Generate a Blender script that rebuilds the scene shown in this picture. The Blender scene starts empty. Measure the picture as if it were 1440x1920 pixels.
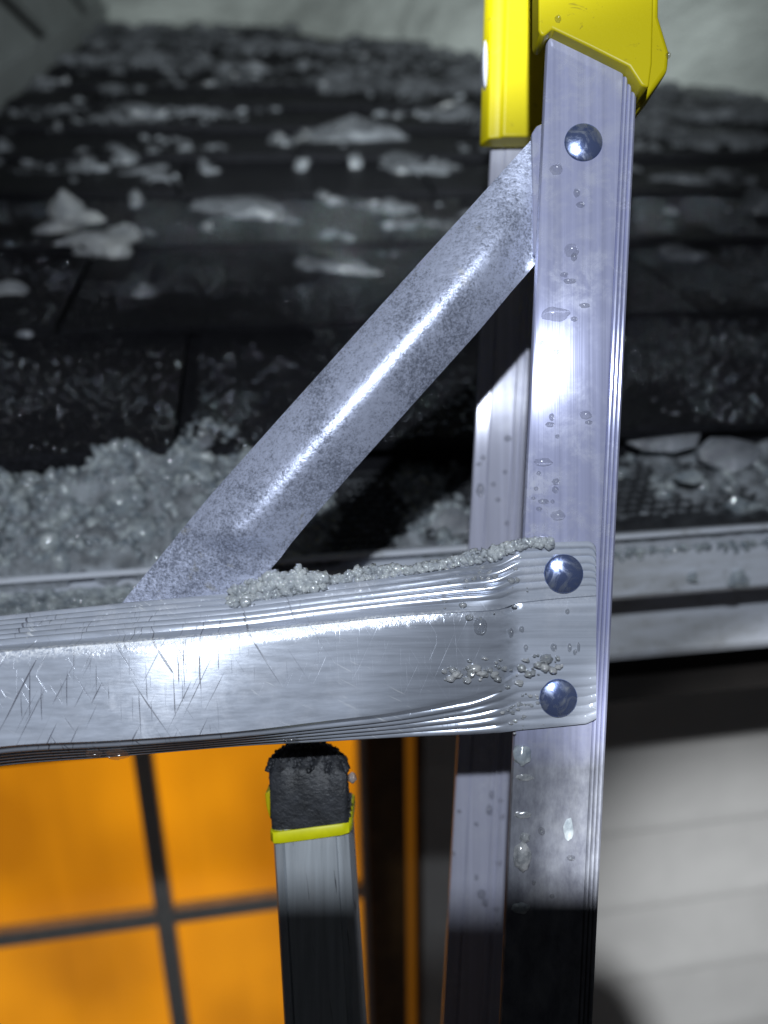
import bpy, bmesh, math, random
import numpy as np
from mathutils import Matrix, Vector, noise

random.seed(7)
rng = np.random.default_rng(7)
sc = bpy.context.scene
COL = sc.collection

# ------------------------------------------------------------------ camera
CAM_H = 2.9                       # eye height above the ground, standing on the ladder
YAW, PIT, ROLL = math.radians(8.5), math.radians(19), math.radians(-1.0)
FPX = 1443.0                      # focal length in pixels of the 1440x1920 frame
_F = Vector((math.sin(YAW)*math.cos(PIT), math.cos(YAW)*math.cos(PIT), -math.sin(PIT)))
_R = Vector((math.cos(YAW), -math.sin(YAW), 0))
_U = _R.cross(_F)
R2 = math.cos(ROLL)*_R + math.sin(ROLL)*_U
U2 = -math.sin(ROLL)*_R + math.cos(ROLL)*_U
MC = Matrix((( R2.x, U2.x, -_F.x, 0), (R2.y, U2.y, -_F.y, 0), (R2.z, U2.z, -_F.z, CAM_H), (0, 0, 0, 1)))
cam = bpy.data.cameras.new('camera')
camo = bpy.data.objects.new('camera', cam); COL.objects.link(camo)
camo.matrix_world = MC
cam.sensor_fit = 'VERTICAL'; cam.sensor_height = 34.6; cam.sensor_width = 25.95
cam.lens = 34.6*FPX/1920
cam.clip_start = 0.03; cam.clip_end = 200
cam.dof.use_dof = True; cam.dof.focus_distance = 0.288; cam.dof.aperture_fstop = 5.0
sc.camera = camo
sc.render.resolution_x, sc.render.resolution_y = 768, 1024

# ------------------------------------------------------------------ light: night, one headlamp (flood + spot beam), plus an added siding fill
world = bpy.data.worlds.new('World'); sc.world = world; world.use_nodes = True
bg = world.node_tree.nodes['Background']
bg.inputs['Color'].default_value = (0.62, 0.66, 0.72, 1); bg.inputs['Strength'].default_value = 0.028
sc.view_settings.view_transform = 'Standard'; sc.view_settings.look = 'None'
sc.view_settings.exposure = 0.0; sc.view_settings.gamma = 1.0
sc.view_settings.use_curve_mapping = False
LAMP = Vector((-0.025, 0.152, 0.20))         # ladder / eye frame: above and behind the phone
def lamp(name, aim, watt, size, blend, col, rad):
    l = bpy.data.lights.new(name, 'SPOT'); l.energy = watt; l.color = col
    l.spot_size = math.radians(size); l.spot_blend = blend; l.shadow_soft_size = rad
    o = bpy.data.objects.new(name, l); COL.objects.link(o)
    p = MC @ LAMP; t = MC @ Vector(aim)
    o.matrix_world = Matrix.Translation(p) @ (t - p).to_track_quat('-Z', 'Y').to_matrix().to_4x4()
    return o
lamp('headlamp_flood', (0.10, 0.0, -0.6), 10.5, 170, 0.4, (0.84, 0.91, 1.0), 0.006)
lamp('headlamp_beam', (0.05, 2.0, -2.9), 130.0, 60, 1.0, (0.90, 0.98, 0.98), 0.006)
lamp('siding_fill_spot', (1.02, -1.16, -1.75), 235.0, 34, 1.0, (0.94, 0.97, 1.0), 0.006)  # fill spot added at the headlamp position to brighten the siding
cy = sc.cycles
cy.use_denoising = True
cy.max_bounces = 8; cy.transmission_bounces = 6; cy.glossy_bounces = 4; cy.diffuse_bounces = 3
cy.transparent_max_bounces = 10
cy.caustics_reflective = False; cy.caustics_refractive = False
cy.sample_clamp_indirect = 4.0

# ------------------------------------------------------------------ helpers
def link(o, parent=None):
    COL.objects.link(o)
    if parent is not None: o.parent = parent
    return o
def tag(o, label=None, cat=None, group=None, kind=None):
    if label: o['label'] = label
    if cat: o['category'] = cat
    if group: o['group'] = group
    if kind: o['kind'] = kind
    return o
def empty(name, mat=None, parent=None):
    o = bpy.data.objects.new(name, None); o.empty_display_size = 0.05
    link(o, parent)
    if mat is not None: o.matrix_world = mat
    return o
def mesh_np(name, V, Fc, mat, parent=None, smooth=30, uv=None):
    """V (n,3), Fc list of tuples or (m,k) array; returns the linked object."""
    me = bpy.data.meshes.new(name)
    if isinstance(Fc, np.ndarray):
        m, k = Fc.shape
        me.vertices.add(len(V)); me.vertices.foreach_set('co', np.asarray(V, np.float32).ravel())
        me.loops.add(m*k); me.loops.foreach_set('vertex_index', Fc.astype(np.int32).ravel())
        me.polygons.add(m); me.polygons.foreach_set('loop_start', np.arange(0, m*k, k, dtype=np.int32))
        me.update(calc_edges=True); me.validate()
    else:
        me.from_pydata([tuple(map(float, v)) for v in V], [], [tuple(f) for f in Fc]); me.update()
    if uv is not None:
        l = me.uv_layers.new(name='UVMap')
        vi = np.zeros(len(me.loops), np.int32); me.loops.foreach_get('vertex_index', vi)
        l.data.foreach_set('uv', np.asarray(uv, np.float32)[vi].ravel())
    if mat: me.materials.append(mat)
    if smooth:
        me.shade_smooth(); me.set_sharp_from_angle(angle=math.radians(smooth))
    o = bpy.data.objects.new(name, me)
    return link(o, parent)
def fix_normals(o):
    bm = bmesh.new(); bm.from_mesh(o.data); bmesh.ops.recalc_face_normals(bm, faces=bm.faces[:]); bm.to_mesh(o.data); bm.free()
    return o
def loft(name, S, mat, parent=None, closed=True, cap=True, smooth=40):
    S = np.asarray(S, float); n, m = S.shape[:2]
    V = S.reshape(-1, 3); Fc = []
    mm = m if closed else m-1
    for i in range(n-1):
        for j in range(mm):
            a, b = i*m+j, i*m+(j+1) % m
            Fc.append((a, b, b+m, a+m))
    if cap and closed:
        Fc.append(tuple(range(m-1, -1, -1))); Fc.append(tuple((n-1)*m+j for j in range(m)))
    u = np.tile(np.linspace(0, 1, m), (n, 1)); w = np.tile(np.linspace(0, 1, n)[:, None], (1, m))
    o = mesh_np(name, V, Fc, mat, parent, 0, np.stack([u, w], -1).reshape(-1, 2))
    fix_normals(o)
    o.data.shade_smooth(); o.data.set_sharp_from_angle(angle=math.radians(smooth))
    return o
def box_arr(x0, x1, y0, y1, z0, z1):
    V = [(x, y, z) for x in (x0, x1) for y in (y0, y1) for z in (z0, z1)]
    Fc = [(0, 1, 3, 2), (4, 6, 7, 5), (0, 4, 5, 1), (2, 3, 7, 6), (0, 2, 6, 4), (1, 5, 7, 3)]
    return V, Fc
def box(name, x0, x1, y0, y1, z0, z1, mat, parent=None, bevel=0.0):
    V, Fc = box_arr(x0, x1, y0, y1, z0, z1)
    o = mesh_np(name, V, Fc, mat, parent, 0); fix_normals(o)
    if bevel: add_bevel(o, bevel)
    return o
def add_bevel(o, w, seg=3, ang=30):
    b = o.modifiers.new('bevel', 'BEVEL'); b.width = w; b.segments = seg; b.limit_method = 'ANGLE'; b.angle_limit = math.radians(ang)
    b.harden_normals = False
    o.data.shade_smooth(); o.data.set_sharp_from_angle(angle=math.radians(50))
def prism(name, pts, z0, z1, mat, parent=None, bevel=0.0):
    n = len(pts); V = [(x, y, z0) for x, y in pts] + [(x, y, z1) for x, y in pts]
    Fc = [tuple(range(n)), tuple(range(2*n-1, n-1, -1))] + [(i, (i+1) % n, n+(i+1) % n, n+i) for i in range(n)]
    o = mesh_np(name, V, Fc, mat, parent, 0); fix_normals(o)
    if bevel: add_bevel(o, bevel)
    return o
_ico = None
def ico(sub):
    bm = bmesh.new(); bmesh.ops.create_icosphere(bm, subdivisions=sub, radius=1)
    V = np.array([v.co[:] for v in bm.verts]); Fc = np.array([[v.index for v in f.verts] for f in bm.faces]); bm.free()
    return V, Fc
ICO = {1: ico(1), 2: ico(2), 3: ico(3)}
OCT = (np.array([(1, 0, 0), (-1, 0, 0), (0, 1, 0), (0, -1, 0), (0, 0, 1), (0, 0, -1)], float),
       np.array([(0, 2, 4), (2, 1, 4), (1, 3, 4), (3, 0, 4), (2, 0, 5), (1, 2, 5), (3, 1, 5), (0, 3, 5)]))
def rotmats(n):
    q = rng.normal(size=(n, 4)); q /= np.linalg.norm(q, axis=1)[:, None]
    w, x, y, z = q.T
    return np.stack([np.stack([1-2*(y*y+z*z), 2*(x*y-z*w), 2*(x*z+y*w)], -1), np.stack([2*(x*y+z*w), 1-2*(x*x+z*z), 2*(y*z-x*w)], -1),
                     np.stack([2*(x*z-y*w), 2*(y*z+x*w), 1-2*(x*x+y*y)], -1)], 1)
def grains(name, P, rad, mat, parent=None, base=None, jit=0.25, smooth=0, aniso=0.35, squash=None):
    """many small irregular crystals joined into one mesh"""
    Vb, Fb = base if base else ICO[1]
    P = np.asarray(P, float); n = len(P); rad = np.broadcast_to(np.asarray(rad, float), (n,))
    M = rotmats(n)
    V = Vb[None]*(1+aniso*rng.uniform(-1, 1, (n, 1, 3)))
    V = V + jit*rng.uniform(-1, 1, (n,)+Vb.shape)
    V = np.einsum('nij,nkj->nki', M, V)
    if squash is not None: V = V*np.asarray(squash)[None, None]
    V = V*rad[:, None, None] + P[:, None]
    Fc = (Fb[None] + (np.arange(n)*len(Vb))[:, None, None]).reshape(-1, Fb.shape[1])
    return mesh_np(name, V.reshape(-1, 3), Fc, mat, parent, smooth)
def nz(x, y, z=0.0, s=1.0, o=0):
    return noise.noise(Vector((x*s+o*13.7, y*s-o*7.1, z*s)))
def fbm(x, y, s, oct=4, o=0):
    a, r = 1.0, 0.0
    for i in range(oct):
        r += a*noise.noise(Vector((x*s+o*13.7, y*s-o*7.1, o*3.3))); s *= 2.05; a *= 0.52
    return r

# ------------------------------------------------------------------ materials
class NT:
    def __init__(s, name):
        s.m = bpy.data.materials.new(name); s.m.use_nodes = True; s.t = s.m.node_tree; s.n = s.t.nodes; s.l = s.t.links
        s.b = s.n['Principled BSDF']; s.out = s.n['Material Output']
        s.tc = s.n.new('ShaderNodeTexCoord')
    def add(s, typ, **kw):
        n = s.n.new(typ)
        for k, v in kw.items(): setattr(n, k, v)
        return n
    def set(s, node, name, val):
        sock = node.inputs[name] if not isinstance(name, int) else node.inputs[name]
        if isinstance(val, bpy.types.NodeSocket): s.l.new(val, sock)
        else: sock.default_value = val
    def coords(s, scale=(1, 1, 1), rot=(0, 0, 0), src='Object'):
        mp = s.add('ShaderNodeMapping'); s.l.new(s.tc.outputs[src], mp.inputs['Vector'])
        mp.inputs['Rotation'].default_value = rot
        m2 = s.add('ShaderNodeMapping'); s.l.new(mp.outputs[0], m2.inputs['Vector']); m2.inputs['Scale'].default_value = scale
        return m2.outputs[0]
    def noise(s, scale, detail=4, rough=0.55, vec=None, dist=0.0):
        n = s.add('ShaderNodeTexNoise'); n.inputs['Scale'].default_value = scale; n.inputs['Detail'].default_value = detail
        n.inputs['Roughness'].default_value = rough; n.inputs['Distortion'].default_value = dist
        s.l.new(vec if vec is not None else s.tc.outputs['Object'], n.inputs['Vector'])
        return n.outputs['Fac']
    def vor(s, scale, feature='F1', vec=None, out='Distance'):
        n = s.add('ShaderNodeTexVoronoi'); n.feature = feature; n.inputs['Scale'].default_value = scale
        s.l.new(vec if vec is not None else s.tc.outputs['Object'], n.inputs['Vector'])
        return n.outputs[out]
    def ramp(s, fac, *stops):
        r = s.add('ShaderNodeValToRGB'); e = r.color_ramp.elements
        while len(e) < len(stops): e.new(0.5)
        for i, (p, c) in enumerate(stops):
            e[i].position = p; e[i].color = (c, c, c, 1) if isinstance(c, (int, float)) else tuple(c)+(1,)
        s.l.new(fac, r.inputs[0]); return r.outputs[0]
    def mix(s, fac, a, b, mode='MIX'):
        n = s.add('ShaderNodeMix', data_type='RGBA', blend_type=mode)
        for sock, v in ((n.inputs[0], fac), (n.inputs[6], a), (n.inputs[7], b)):
            if isinstance(v, bpy.types.NodeSocket): s.l.new(v, sock)
            elif isinstance(v, (int, float)): sock.default_value = v
            else: sock.default_value = tuple(v)+(1,)
        return n.outputs[2]
    def math(s, op, a, b=0.0, clamp=False):
        n = s.add('ShaderNodeMath', operation=op); n.use_clamp = clamp
        for i, v in enumerate((a, b)):
            if isinstance(v, bpy.types.NodeSocket): s.l.new(v, n.inputs[i])
            else: n.inputs[i].default_value = v
        return n.outputs[0]
    def bump(s, h, strength, dist, normal=None):
        b = s.add('ShaderNodeBump'); b.inputs['Strength'].default_value = strength; b.inputs['Distance'].default_value = dist
        s.l.new(h, b.inputs['Height'])
        if normal is not None: s.l.new(normal, b.inputs['Normal'])
        return b.outputs[0]
    def p(s, **kw):
        for k, v in kw.items():
            s.set(s.b, k.replace('_', ' '), (tuple(v)+(1,)) if isinstance(v, tuple) and len(v) == 3 else v)
        return s

def mat_brushed(name, along, base=(0.66, 0.68, 0.74), scratches=False, oxide=0.5, low=None):
    """extruded aluminium, drawn along one axis of the ladder frame (0 = x, 1 = y)"""
    t = NT(name)
    sc1 = [1400, 1400, 1400]; sc1[along] = 9
    sc2 = [420, 420, 420]; sc2[along] = 3
    fine = t.noise(1.0, 3, 0.6, t.coords(tuple(sc1)))
    coarse = t.noise(1.0, 3, 0.6, t.coords(tuple(sc2)))
    blot = t.ramp(t.noise(95, 6, 0.72, dist=0.3), (0.44, 0.0), (0.62, 1.0))
    big = t.ramp(t.noise(17, 4, 0.6, dist=0.3), (0.40, 0.0), (0.62, 1.0))
    ox = t.math('MULTIPLY', t.math('MULTIPLY', blot, big), oxide)
    c = t.mix(t.ramp(coarse, (0.3, 0.0), (0.7, 1.0)), tuple(x*(0.70 if scratches else 0.74) for x in base), base)
    c = t.mix(ox, c, (0.56, 0.57, 0.62))
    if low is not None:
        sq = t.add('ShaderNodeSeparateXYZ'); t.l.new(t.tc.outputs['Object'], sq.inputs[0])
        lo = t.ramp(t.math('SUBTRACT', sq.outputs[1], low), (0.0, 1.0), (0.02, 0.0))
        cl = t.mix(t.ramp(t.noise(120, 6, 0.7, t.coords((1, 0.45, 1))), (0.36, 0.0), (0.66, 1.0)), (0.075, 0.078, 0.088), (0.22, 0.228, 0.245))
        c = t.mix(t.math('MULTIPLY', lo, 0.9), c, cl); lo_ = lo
    rough = t.math('ADD', 0.14, t.math('MULTIPLY', fine, 0.14))
    rough = t.math('ADD', rough, t.math('MULTIPLY', ox, 0.25))
    metal = t.math('SUBTRACT', 0.17 if scratches else (0.12 if oxide < 0.4 else 0.30), t.math('MULTIPLY', ox, 0.12))
    if low is not None:
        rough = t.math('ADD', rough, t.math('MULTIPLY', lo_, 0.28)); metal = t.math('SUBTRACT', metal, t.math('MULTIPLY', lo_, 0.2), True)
    h = t.math('ADD', fine, t.math('MULTIPLY', coarse, 1.2))
    if scratches:
        # gouges crossing the drawn grain, and the abraded corner of the bar
        sp = t.add('ShaderNodeSeparateXYZ'); t.l.new(t.tc.outputs['Object'], sp.inputs[0])
        near = t.ramp(sp.outputs[0], (0.030, 1.0), (0.070, 0.12))
        def scr(rot, sx, sy, thr, thr2, vec=None):
            v = t.coords((sx, sy, sy), (0, 0, math.radians(rot)))
            return t.ramp(t.noise(1.0, 2, 0.5, v, 0.35), (thr, 0.0), (thr2, 1.0))
        patch = t.ramp(t.noise(26, 3, 0.5), (0.44, 0.0), (0.56, 1.0))
        s1 = scr(24, 1150, 26, 0.665, 0.70); s2 = scr(-33, 1000, 22, 0.675, 0.71); s4 = scr(-4, 1300, 34, 0.665, 0.70)
        s3 = t.math('MULTIPLY', scr(-62, 1000, 70, 0.66, 0.71), t.ramp(t.noise(19, 3, 0.5), (0.5, 0.0), (0.62, 1.0)))
        s = t.math('MAXIMUM', t.math('MAXIMUM', s1, s2), s4)
        s = t.math('MULTIPLY', t.math('MULTIPLY', s, patch), near)
        c = t.mix(t.math('MULTIPLY', s, 0.85), c, (0.06, 0.06, 0.08))
        c = t.mix(t.math('MULTIPLY', s3, 0.7), c, (0.85, 0.87, 0.90))
        sep = t.add('ShaderNodeSeparateXYZ'); t.l.new(t.tc.outputs['UV'], sep.inputs[0])
        d = t.math('ABSOLUTE', t.math('SUBTRACT', sep.outputs[0], EDGE_V))
        d = t.math('ADD', d, t.math('MULTIPLY', t.math('SUBTRACT', t.noise(120, 4, 0.7), 0.5), 0.045))
        metal = t.math('ADD', metal, t.math('MULTIPLY', t.ramp(sp.outputs[0], (0.075, 0.0), (0.110, 1.0), (0.132, 1.0), (0.142, 0.1)), 0.42))
        edge = t.math('MULTIPLY', t.ramp(d, (0.0, 1.0), (0.028, 0.0)), t.ramp(sp.outputs[0], (0.095, 1.0), (0.125, 0.15)))
        spk = t.ramp(t.noise(900, 3, 0.7), (0.42, 0.0), (0.60, 1.0))
        e2 = t.math('MULTIPLY', edge, spk)
        c = t.mix(e2, c, (0.93, 0.94, 0.96))
        rough = t.math('ADD', rough, t.math('MULTIPLY', edge, 0.10))
        metal = t.math('SUBTRACT', t.math('SUBTRACT', metal, t.math('MULTIPLY', e2, 0.35)), t.math('MULTIPLY', s, 0.5))
        h = t.math('SUBTRACT', t.math('ADD', h, t.math('MULTIPLY', t.math('MULTIPLY', edge, spk), 2.0)), t.math('MULTIPLY', s, 5.0))
    tg = t.add('ShaderNodeTangent', direction_type='UV_MAP')
    t.p(Base_Color=c, Metallic=metal, Roughness=rough, Anisotropic=0.88, Tangent=tg.outputs[0],
        Normal=t.bump(h, 0.18 if scratches else 0.3, 0.00012))
    return t.m
EDGE_V = 0.30
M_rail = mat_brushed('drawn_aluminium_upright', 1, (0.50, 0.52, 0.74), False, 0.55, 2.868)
M_rail_back = mat_brushed('drawn_aluminium_rear', 1, (0.54, 0.55, 0.68), False, 0.3)

def mat_galv():
    t = NT('galvanised_steel')
    n1 = t.noise(1000, 4, 0.75); n2 = t.noise(380, 4, 0.65); n3 = t.noise(40, 4, 0.6)
    dens = t.math('ADD', t.math('MULTIPLY', n1, 0.62), t.math('ADD', t.math('MULTIPLY', n2, 0.28), t.math('MULTIPLY', n3, 0.42)))
    spk = t.ramp(dens, (0.54, 1.0), (0.70, 0.0))
    c = t.mix(spk, (0.66, 0.71, 0.90), (0.20, 0.22, 0.29))
    stain = t.ramp(t.noise(60, 4, 0.6, dist=1.0), (0.66, 0.0), (0.74, 1.0))
    c = t.mix(t.math('MULTIPLY', stain, 0.4), c, (0.42, 0.38, 0.24))
    t.p(Base_Color=c, Metallic=t.math('SUBTRACT', 0.62, t.math('MULTIPLY', spk, 0.2)), Roughness=t.math('ADD', 0.29, t.math('MULTIPLY', n2, 0.26)),
        Normal=t.bump(t.math('ADD', t.math('MULTIPLY', n1, 0.6), t.math('MULTIPLY', n2, 1.5)), 0.35, 0.0005))
    return t.m
M_galv = mat_galv()

def simple(name, base, rough=0.5, metal=0.0, var=0.15, scale=40, bump=0.0, bdist=0.001, bscale=None, **kw):
    t = NT(name)
    n = t.noise(scale, 5, 0.6)
    c = t.mix(t.ramp(n, (0.3, 0.0), (0.7, 1.0)), tuple(x*(1-var) for x in base), tuple(min(1, x*(1+var)) for x in base))
    t.p(Base_Color=c, Roughness=rough, Metallic=metal, **kw)
    if bump: t.p(Normal=t.bump(t.noise(bscale or scale*4, 4, 0.6), bump, bdist))
    return t.m
def mat_yellow():
    t = NT('yellow_plastic')
    dirt = t.ramp(t.noise(95, 5, 0.7, dist=0.6), (0.62, 0.0), (0.70, 1.0))
    c = t.mix(t.math('MULTIPLY', dirt, 0.75), (0.54, 0.45, 0.003), (0.14, 0.10, 0.02))
    c = t.mix(t.math('MULTIPLY', t.noise(30, 4), 0.25), c, (0.52, 0.44, 0.006))
    t.p(Base_Color=c, Roughness=0.42, Normal=t.bump(t.noise(700, 3, 0.6), 0.12, 0.0004))
    t.b.inputs['Specular IOR Level'].default_value = 0.35
    return t.m
M_yellow = mat_yellow()
M_rivet = None
def mat_rivet():
    t = NT('zinc_plated_rivet')
    n = t.noise(420, 5, 0.7); w = t.ramp(t.noise(150, 4, 0.6, dist=1.5), (0.45, 0.0), (0.7, 1.0))
    c = t.mix(w, (0.26, 0.34, 0.66), (0.48, 0.52, 0.60))
    t.p(Base_Color=c, Metallic=0.82, Roughness=t.math('ADD', 0.20, t.math('MULTIPLY', w, 0.25)), Normal=t.bump(n, 0.16, 0.0004))
    return t.m
M_rivet = mat_rivet()
M_rubber = simple('wet_black_rubber', (0.024, 0.026, 0.031), 0.5, 0, 0.5, 160, 0.6, 0.0008, 500)
M_poleface = None
def mat_pole():
    t = NT('dull_grey_aluminium')
    st = t.noise(1.0, 4, 0.6, t.coords((420, 7, 420)))
    bl = t.ramp(t.noise(70, 5, 0.65), (0.5, 0.0), (0.72, 1.0))
    c = t.mix(t.ramp(st, (0.3, 0.0), (0.72, 1.0)), (0.42, 0.45, 0.48), (0.58, 0.62, 0.66))
    c = t.mix(t.math('MULTIPLY', bl, 0.5), c, (0.58, 0.60, 0.62))
    scr = t.ramp(t.noise(1.0, 2, 0.5, t.coords((1400, 40, 40), (0, 0, math.radians(-8)))), (0.70, 0.0), (0.73, 1.0))
    c = t.mix(t.math('MULTIPLY', scr, 0.8), c, (0.06, 0.06, 0.07))
    t.p(Base_Color=c, Metallic=0.35, Roughness=0.48, Normal=t.bump(st, 0.2, 0.0003))
    return t.m
M_pole = mat_pole()

def mat_ice(name, clear, white, col, gloss=0.16, rough=0.08, bump=0.4, bs=300, bd=0.001, pat=0.3):
    """broken ice: clear where solid, white where full of bubbles and cracks, wet on top"""
    t = NT(name)
    n = t.noise(bs, 5, 0.65); cl = t.noise(bs*0.18, 4, 0.65)
    nm = t.bump(n, bump, bd)
    tr = t.add('ShaderNodeBsdfTransparent'); tr.inputs['Color'].default_value = (0.985, 0.992, 1.0, 1)
    rf = t.add('ShaderNodeBsdfRefraction'); rf.inputs['IOR'].default_value = 1.2; rf.inputs['Roughness'].default_value = 0.15
    df = t.add('ShaderNodeBsdfDiffuse'); tl = t.add('ShaderNodeBsdfTranslucent'); gl = t.add('ShaderNodeBsdfGlossy')
    gl.inputs['Roughness'].default_value = rough
    cc = t.mix(t.ramp(cl, (0.35, 0.0), (0.65, 1.0)), tuple(x*(1-pat) for x in col), tuple(min(1, x*(1+pat)) for x in col))
    for nd in (df, tl): t.l.new(cc, nd.inputs['Color'])
    for nd in (df, tl, gl): t.l.new(nm, nd.inputs['Normal'])
    def mx(f, a, b):
        m = t.add('ShaderNodeMixShader')
        if isinstance(f, bpy.types.NodeSocket): t.l.new(f, m.inputs[0])
        else: m.inputs[0].default_value = f
        t.l.new(a.outputs[0], m.inputs[1]); t.l.new(b.outputs[0], m.inputs[2]); return m
    body = mx(0.45, df, tl)
    glass = mx(0.25, tr, rf)
    w = t.ramp(cl, (0.36, 1-clear), (0.64, min(1.0, 1-clear+white)))
    core = mx(w, glass, body)
    fr = t.add('ShaderNodeLayerWeight'); fr.inputs['Blend'].default_value = 0.3; t.l.new(nm, fr.inputs['Normal'])
    f = t.math('ADD', gloss*0.35, t.math('MULTIPLY', fr.outputs['Facing'], gloss))
    t.l.new(mx(f, core, gl).outputs[0], t.out.inputs[0])
    return t.m
M_ice_clear = mat_ice('clear_ice_grain', 0.66, 0.45, (0.90, 0.96, 1.0), 0.50, 0.06, 0.2, 900, 0.0004)
M_ice_crust = mat_ice('crushed_ice_crust', 0.30, 0.45, (0.86, 0.92, 0.99), 0.40, 0.07, 0.2, 900, 0.0004, 0.12)
M_ice_grain = mat_ice('white_ice_grain', 0.45, 0.45, (0.72, 0.84, 0.95), 0.36, 0.07, 0.25, 600, 0.0005)
M_slush = mat_ice('grey_slush', 0.10, 0.10, (0.54, 0.58, 0.62), 0.15, 0.15, 0.9, 420, 0.002, 0.4)
M_chunk = mat_ice('frosted_ice', 0.50, 0.45, (0.52, 0.55, 0.60), 0.20, 0.12, 0.6, 120, 0.004, 0.3)
M_heap = mat_ice('white_ice_heap', 0.15, 0.15, (0.82, 0.86, 0.92), 0.20, 0.12, 0.6, 120, 0.004, 0.2)
M_film = mat_ice('roof_slush_film', 0.62, 0.45, (0.36, 0.38, 0.42), 0.15, 0.2, 0.8, 45, 0.006, 0.4)
def mat_water():
    t = NT('water_drop')
    tr = t.add('ShaderNodeBsdfTransparent'); tl = t.add('ShaderNodeBsdfTranslucent'); tl.inputs['Color'].default_value = (0.95, 0.97, 1, 1)
    rf = t.add('ShaderNodeBsdfRefraction'); rf.inputs['Roughness'].default_value = 0.05; rf.inputs['IOR'].default_value = 1.33
    gl = t.add('ShaderNodeBsdfGlossy'); gl.inputs['Roughness'].default_value = 0.16
    def mx(f, a, b):
        m = t.add('ShaderNodeMixShader')
        if isinstance(f, bpy.types.NodeSocket): t.l.new(f, m.inputs[0])
        else: m.inputs[0].default_value = f
        t.l.new(a.outputs[0], m.inputs[1]); t.l.new(b.outputs[0], m.inputs[2]); return m
    core = mx(0.16, mx(0.06, tr, rf), tl)
    fr = t.add('ShaderNodeLayerWeight'); fr.inputs['Blend'].default_value = 0.25
    t.l.new(mx(t.math('ADD', 0.08, t.math('MULTIPLY', fr.outputs['Facing'], 0.10)), core, gl).outputs[0], t.out.inputs[0])
    return t.m
M_water = mat_water()

def mat_shingle():
    t = NT('asphalt_granules')
    g = t.noise(900, 3, 0.7); b = t.noise(14, 4, 0.6)
    v = t.vor(700, 'F1', None, 'Color')
    bw = t.add('ShaderNodeRGBToBW'); t.l.new(v, bw.inputs[0])
    c = t.mix(t.ramp(bw.outputs[0], (0.2, 0.0), (0.85, 1.0)), (0.007, 0.007, 0.009), (0.034, 0.035, 0.043))
    c = t.mix(t.math('MULTIPLY', t.ramp(b, (0.4, 0.0), (0.7, 1.0)), 0.5), c, (0.014, 0.014, 0.017))
    t.p(Base_Color=c, Roughness=0.45, Normal=t.bump(t.math('ADD', g, t.vor(700)), 0.9, 0.0015))
    t.b.inputs['Specular IOR Level'].default_value = 0.15
    return t.m
M_shingle = mat_shingle()
M_granule = simple('wet_mineral_granule', (0.014, 0.014, 0.017), 0.14, 0, 0.4, 900)
M_granule.node_tree.nodes['Principled BSDF'].inputs['Specular IOR Level'].default_value = 0.4
def mat_fleck():
    t = NT('wet_fleck')
    gl = t.add('ShaderNodeBsdfGlossy'); gl.inputs['Roughness'].default_value = 0.10; gl.inputs['Color'].default_value = (0.72, 0.78, 0.86, 1)
    df = t.add('ShaderNodeBsdfDiffuse'); df.inputs['Color'].default_value = (0.006, 0.006, 0.007, 1)
    m = t.add('ShaderNodeMixShader'); m.inputs[0].default_value = 0.7
    t.l.new(df.outputs[0], m.inputs[1]); t.l.new(gl.outputs[0], m.inputs[2]); t.l.new(m.outputs[0], t.out.inputs[0]); return t.m
M_fleck = mat_fleck()
def mat_white_metal(name, base, dirt_amt):
    t = NT(name)
    d = t.ramp(t.noise(16, 6, 0.65, t.coords((0.5, 1, 2.2)), 0.5), (0.48, 0.0), (0.68, 1.0))
    d2 = t.ramp(t.noise(110, 5, 0.7), (0.55, 0.0), (0.70, 1.0))
    c = t.mix(t.math('MULTIPLY', d, dirt_amt), base, (0.30, 0.29, 0.24))
    c = t.mix(t.math('MULTIPLY', d2, dirt_amt*0.8), c, (0.20, 0.19, 0.14))
    t.p(Base_Color=c, Roughness=0.38, Normal=t.bump(t.noise(40, 4), 0.15, 0.002)); return t.m
M_gutter = mat_white_metal('white_gutter_metal', (0.76, 0.80, 0.88), 0.6)
M_fascia = mat_white_metal('white_fascia', (0.70, 0.72, 0.80), 0.25)
M_guard = simple('wet_dark_mesh', (0.10, 0.105, 0.115), 0.3, 0.6, 0.3, 80)
M_siding = simple('cream_siding', (0.74, 0.73, 0.71), 0.5, 0, 0.05, 9, 0.15, 0.002, 60)
M_dark = simple('shade_black', (0.012, 0.010, 0.009), 0.7, 0, 0.2, 20)  # black tone for painted lap shadows and the added eave board
M_soffit = simple('dark_soffit', (0.05, 0.045, 0.04), 0.6, 0, 0.2, 20)
M_brown = simple('dark_brown_casing', (0.16, 0.085, 0.030), 0.45, 0, 0.3, 25, 0.2, 0.001, 120)
M_muntin = simple('grey_muntin', (0.80, 0.81, 0.78), 0.5, 0, 0.1, 30)
M_board = simple('weathered_clapboard', (0.50, 0.53, 0.53), 0.6, 0, 0.12, 8, 0.2, 0.003, 30)
M_snow = simple('old_snow', (0.62, 0.66, 0.63), 0.6, 0, 0.32, 3.2, 0.7, 0.03, 14)
M_ground = simple('trodden_snow', (0.55, 0.57, 0.60), 0.7, 0, 0.15, 2, 0.6, 0.05, 8)
M_leaf = simple('dead_leaf', (0.30, 0.19, 0.05), 0.6, 0, 0.4, 60)
M_phone = simple('black_phone_glass', (0.012, 0.012, 0.014), 0.2, 0, 0.1, 30)
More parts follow.
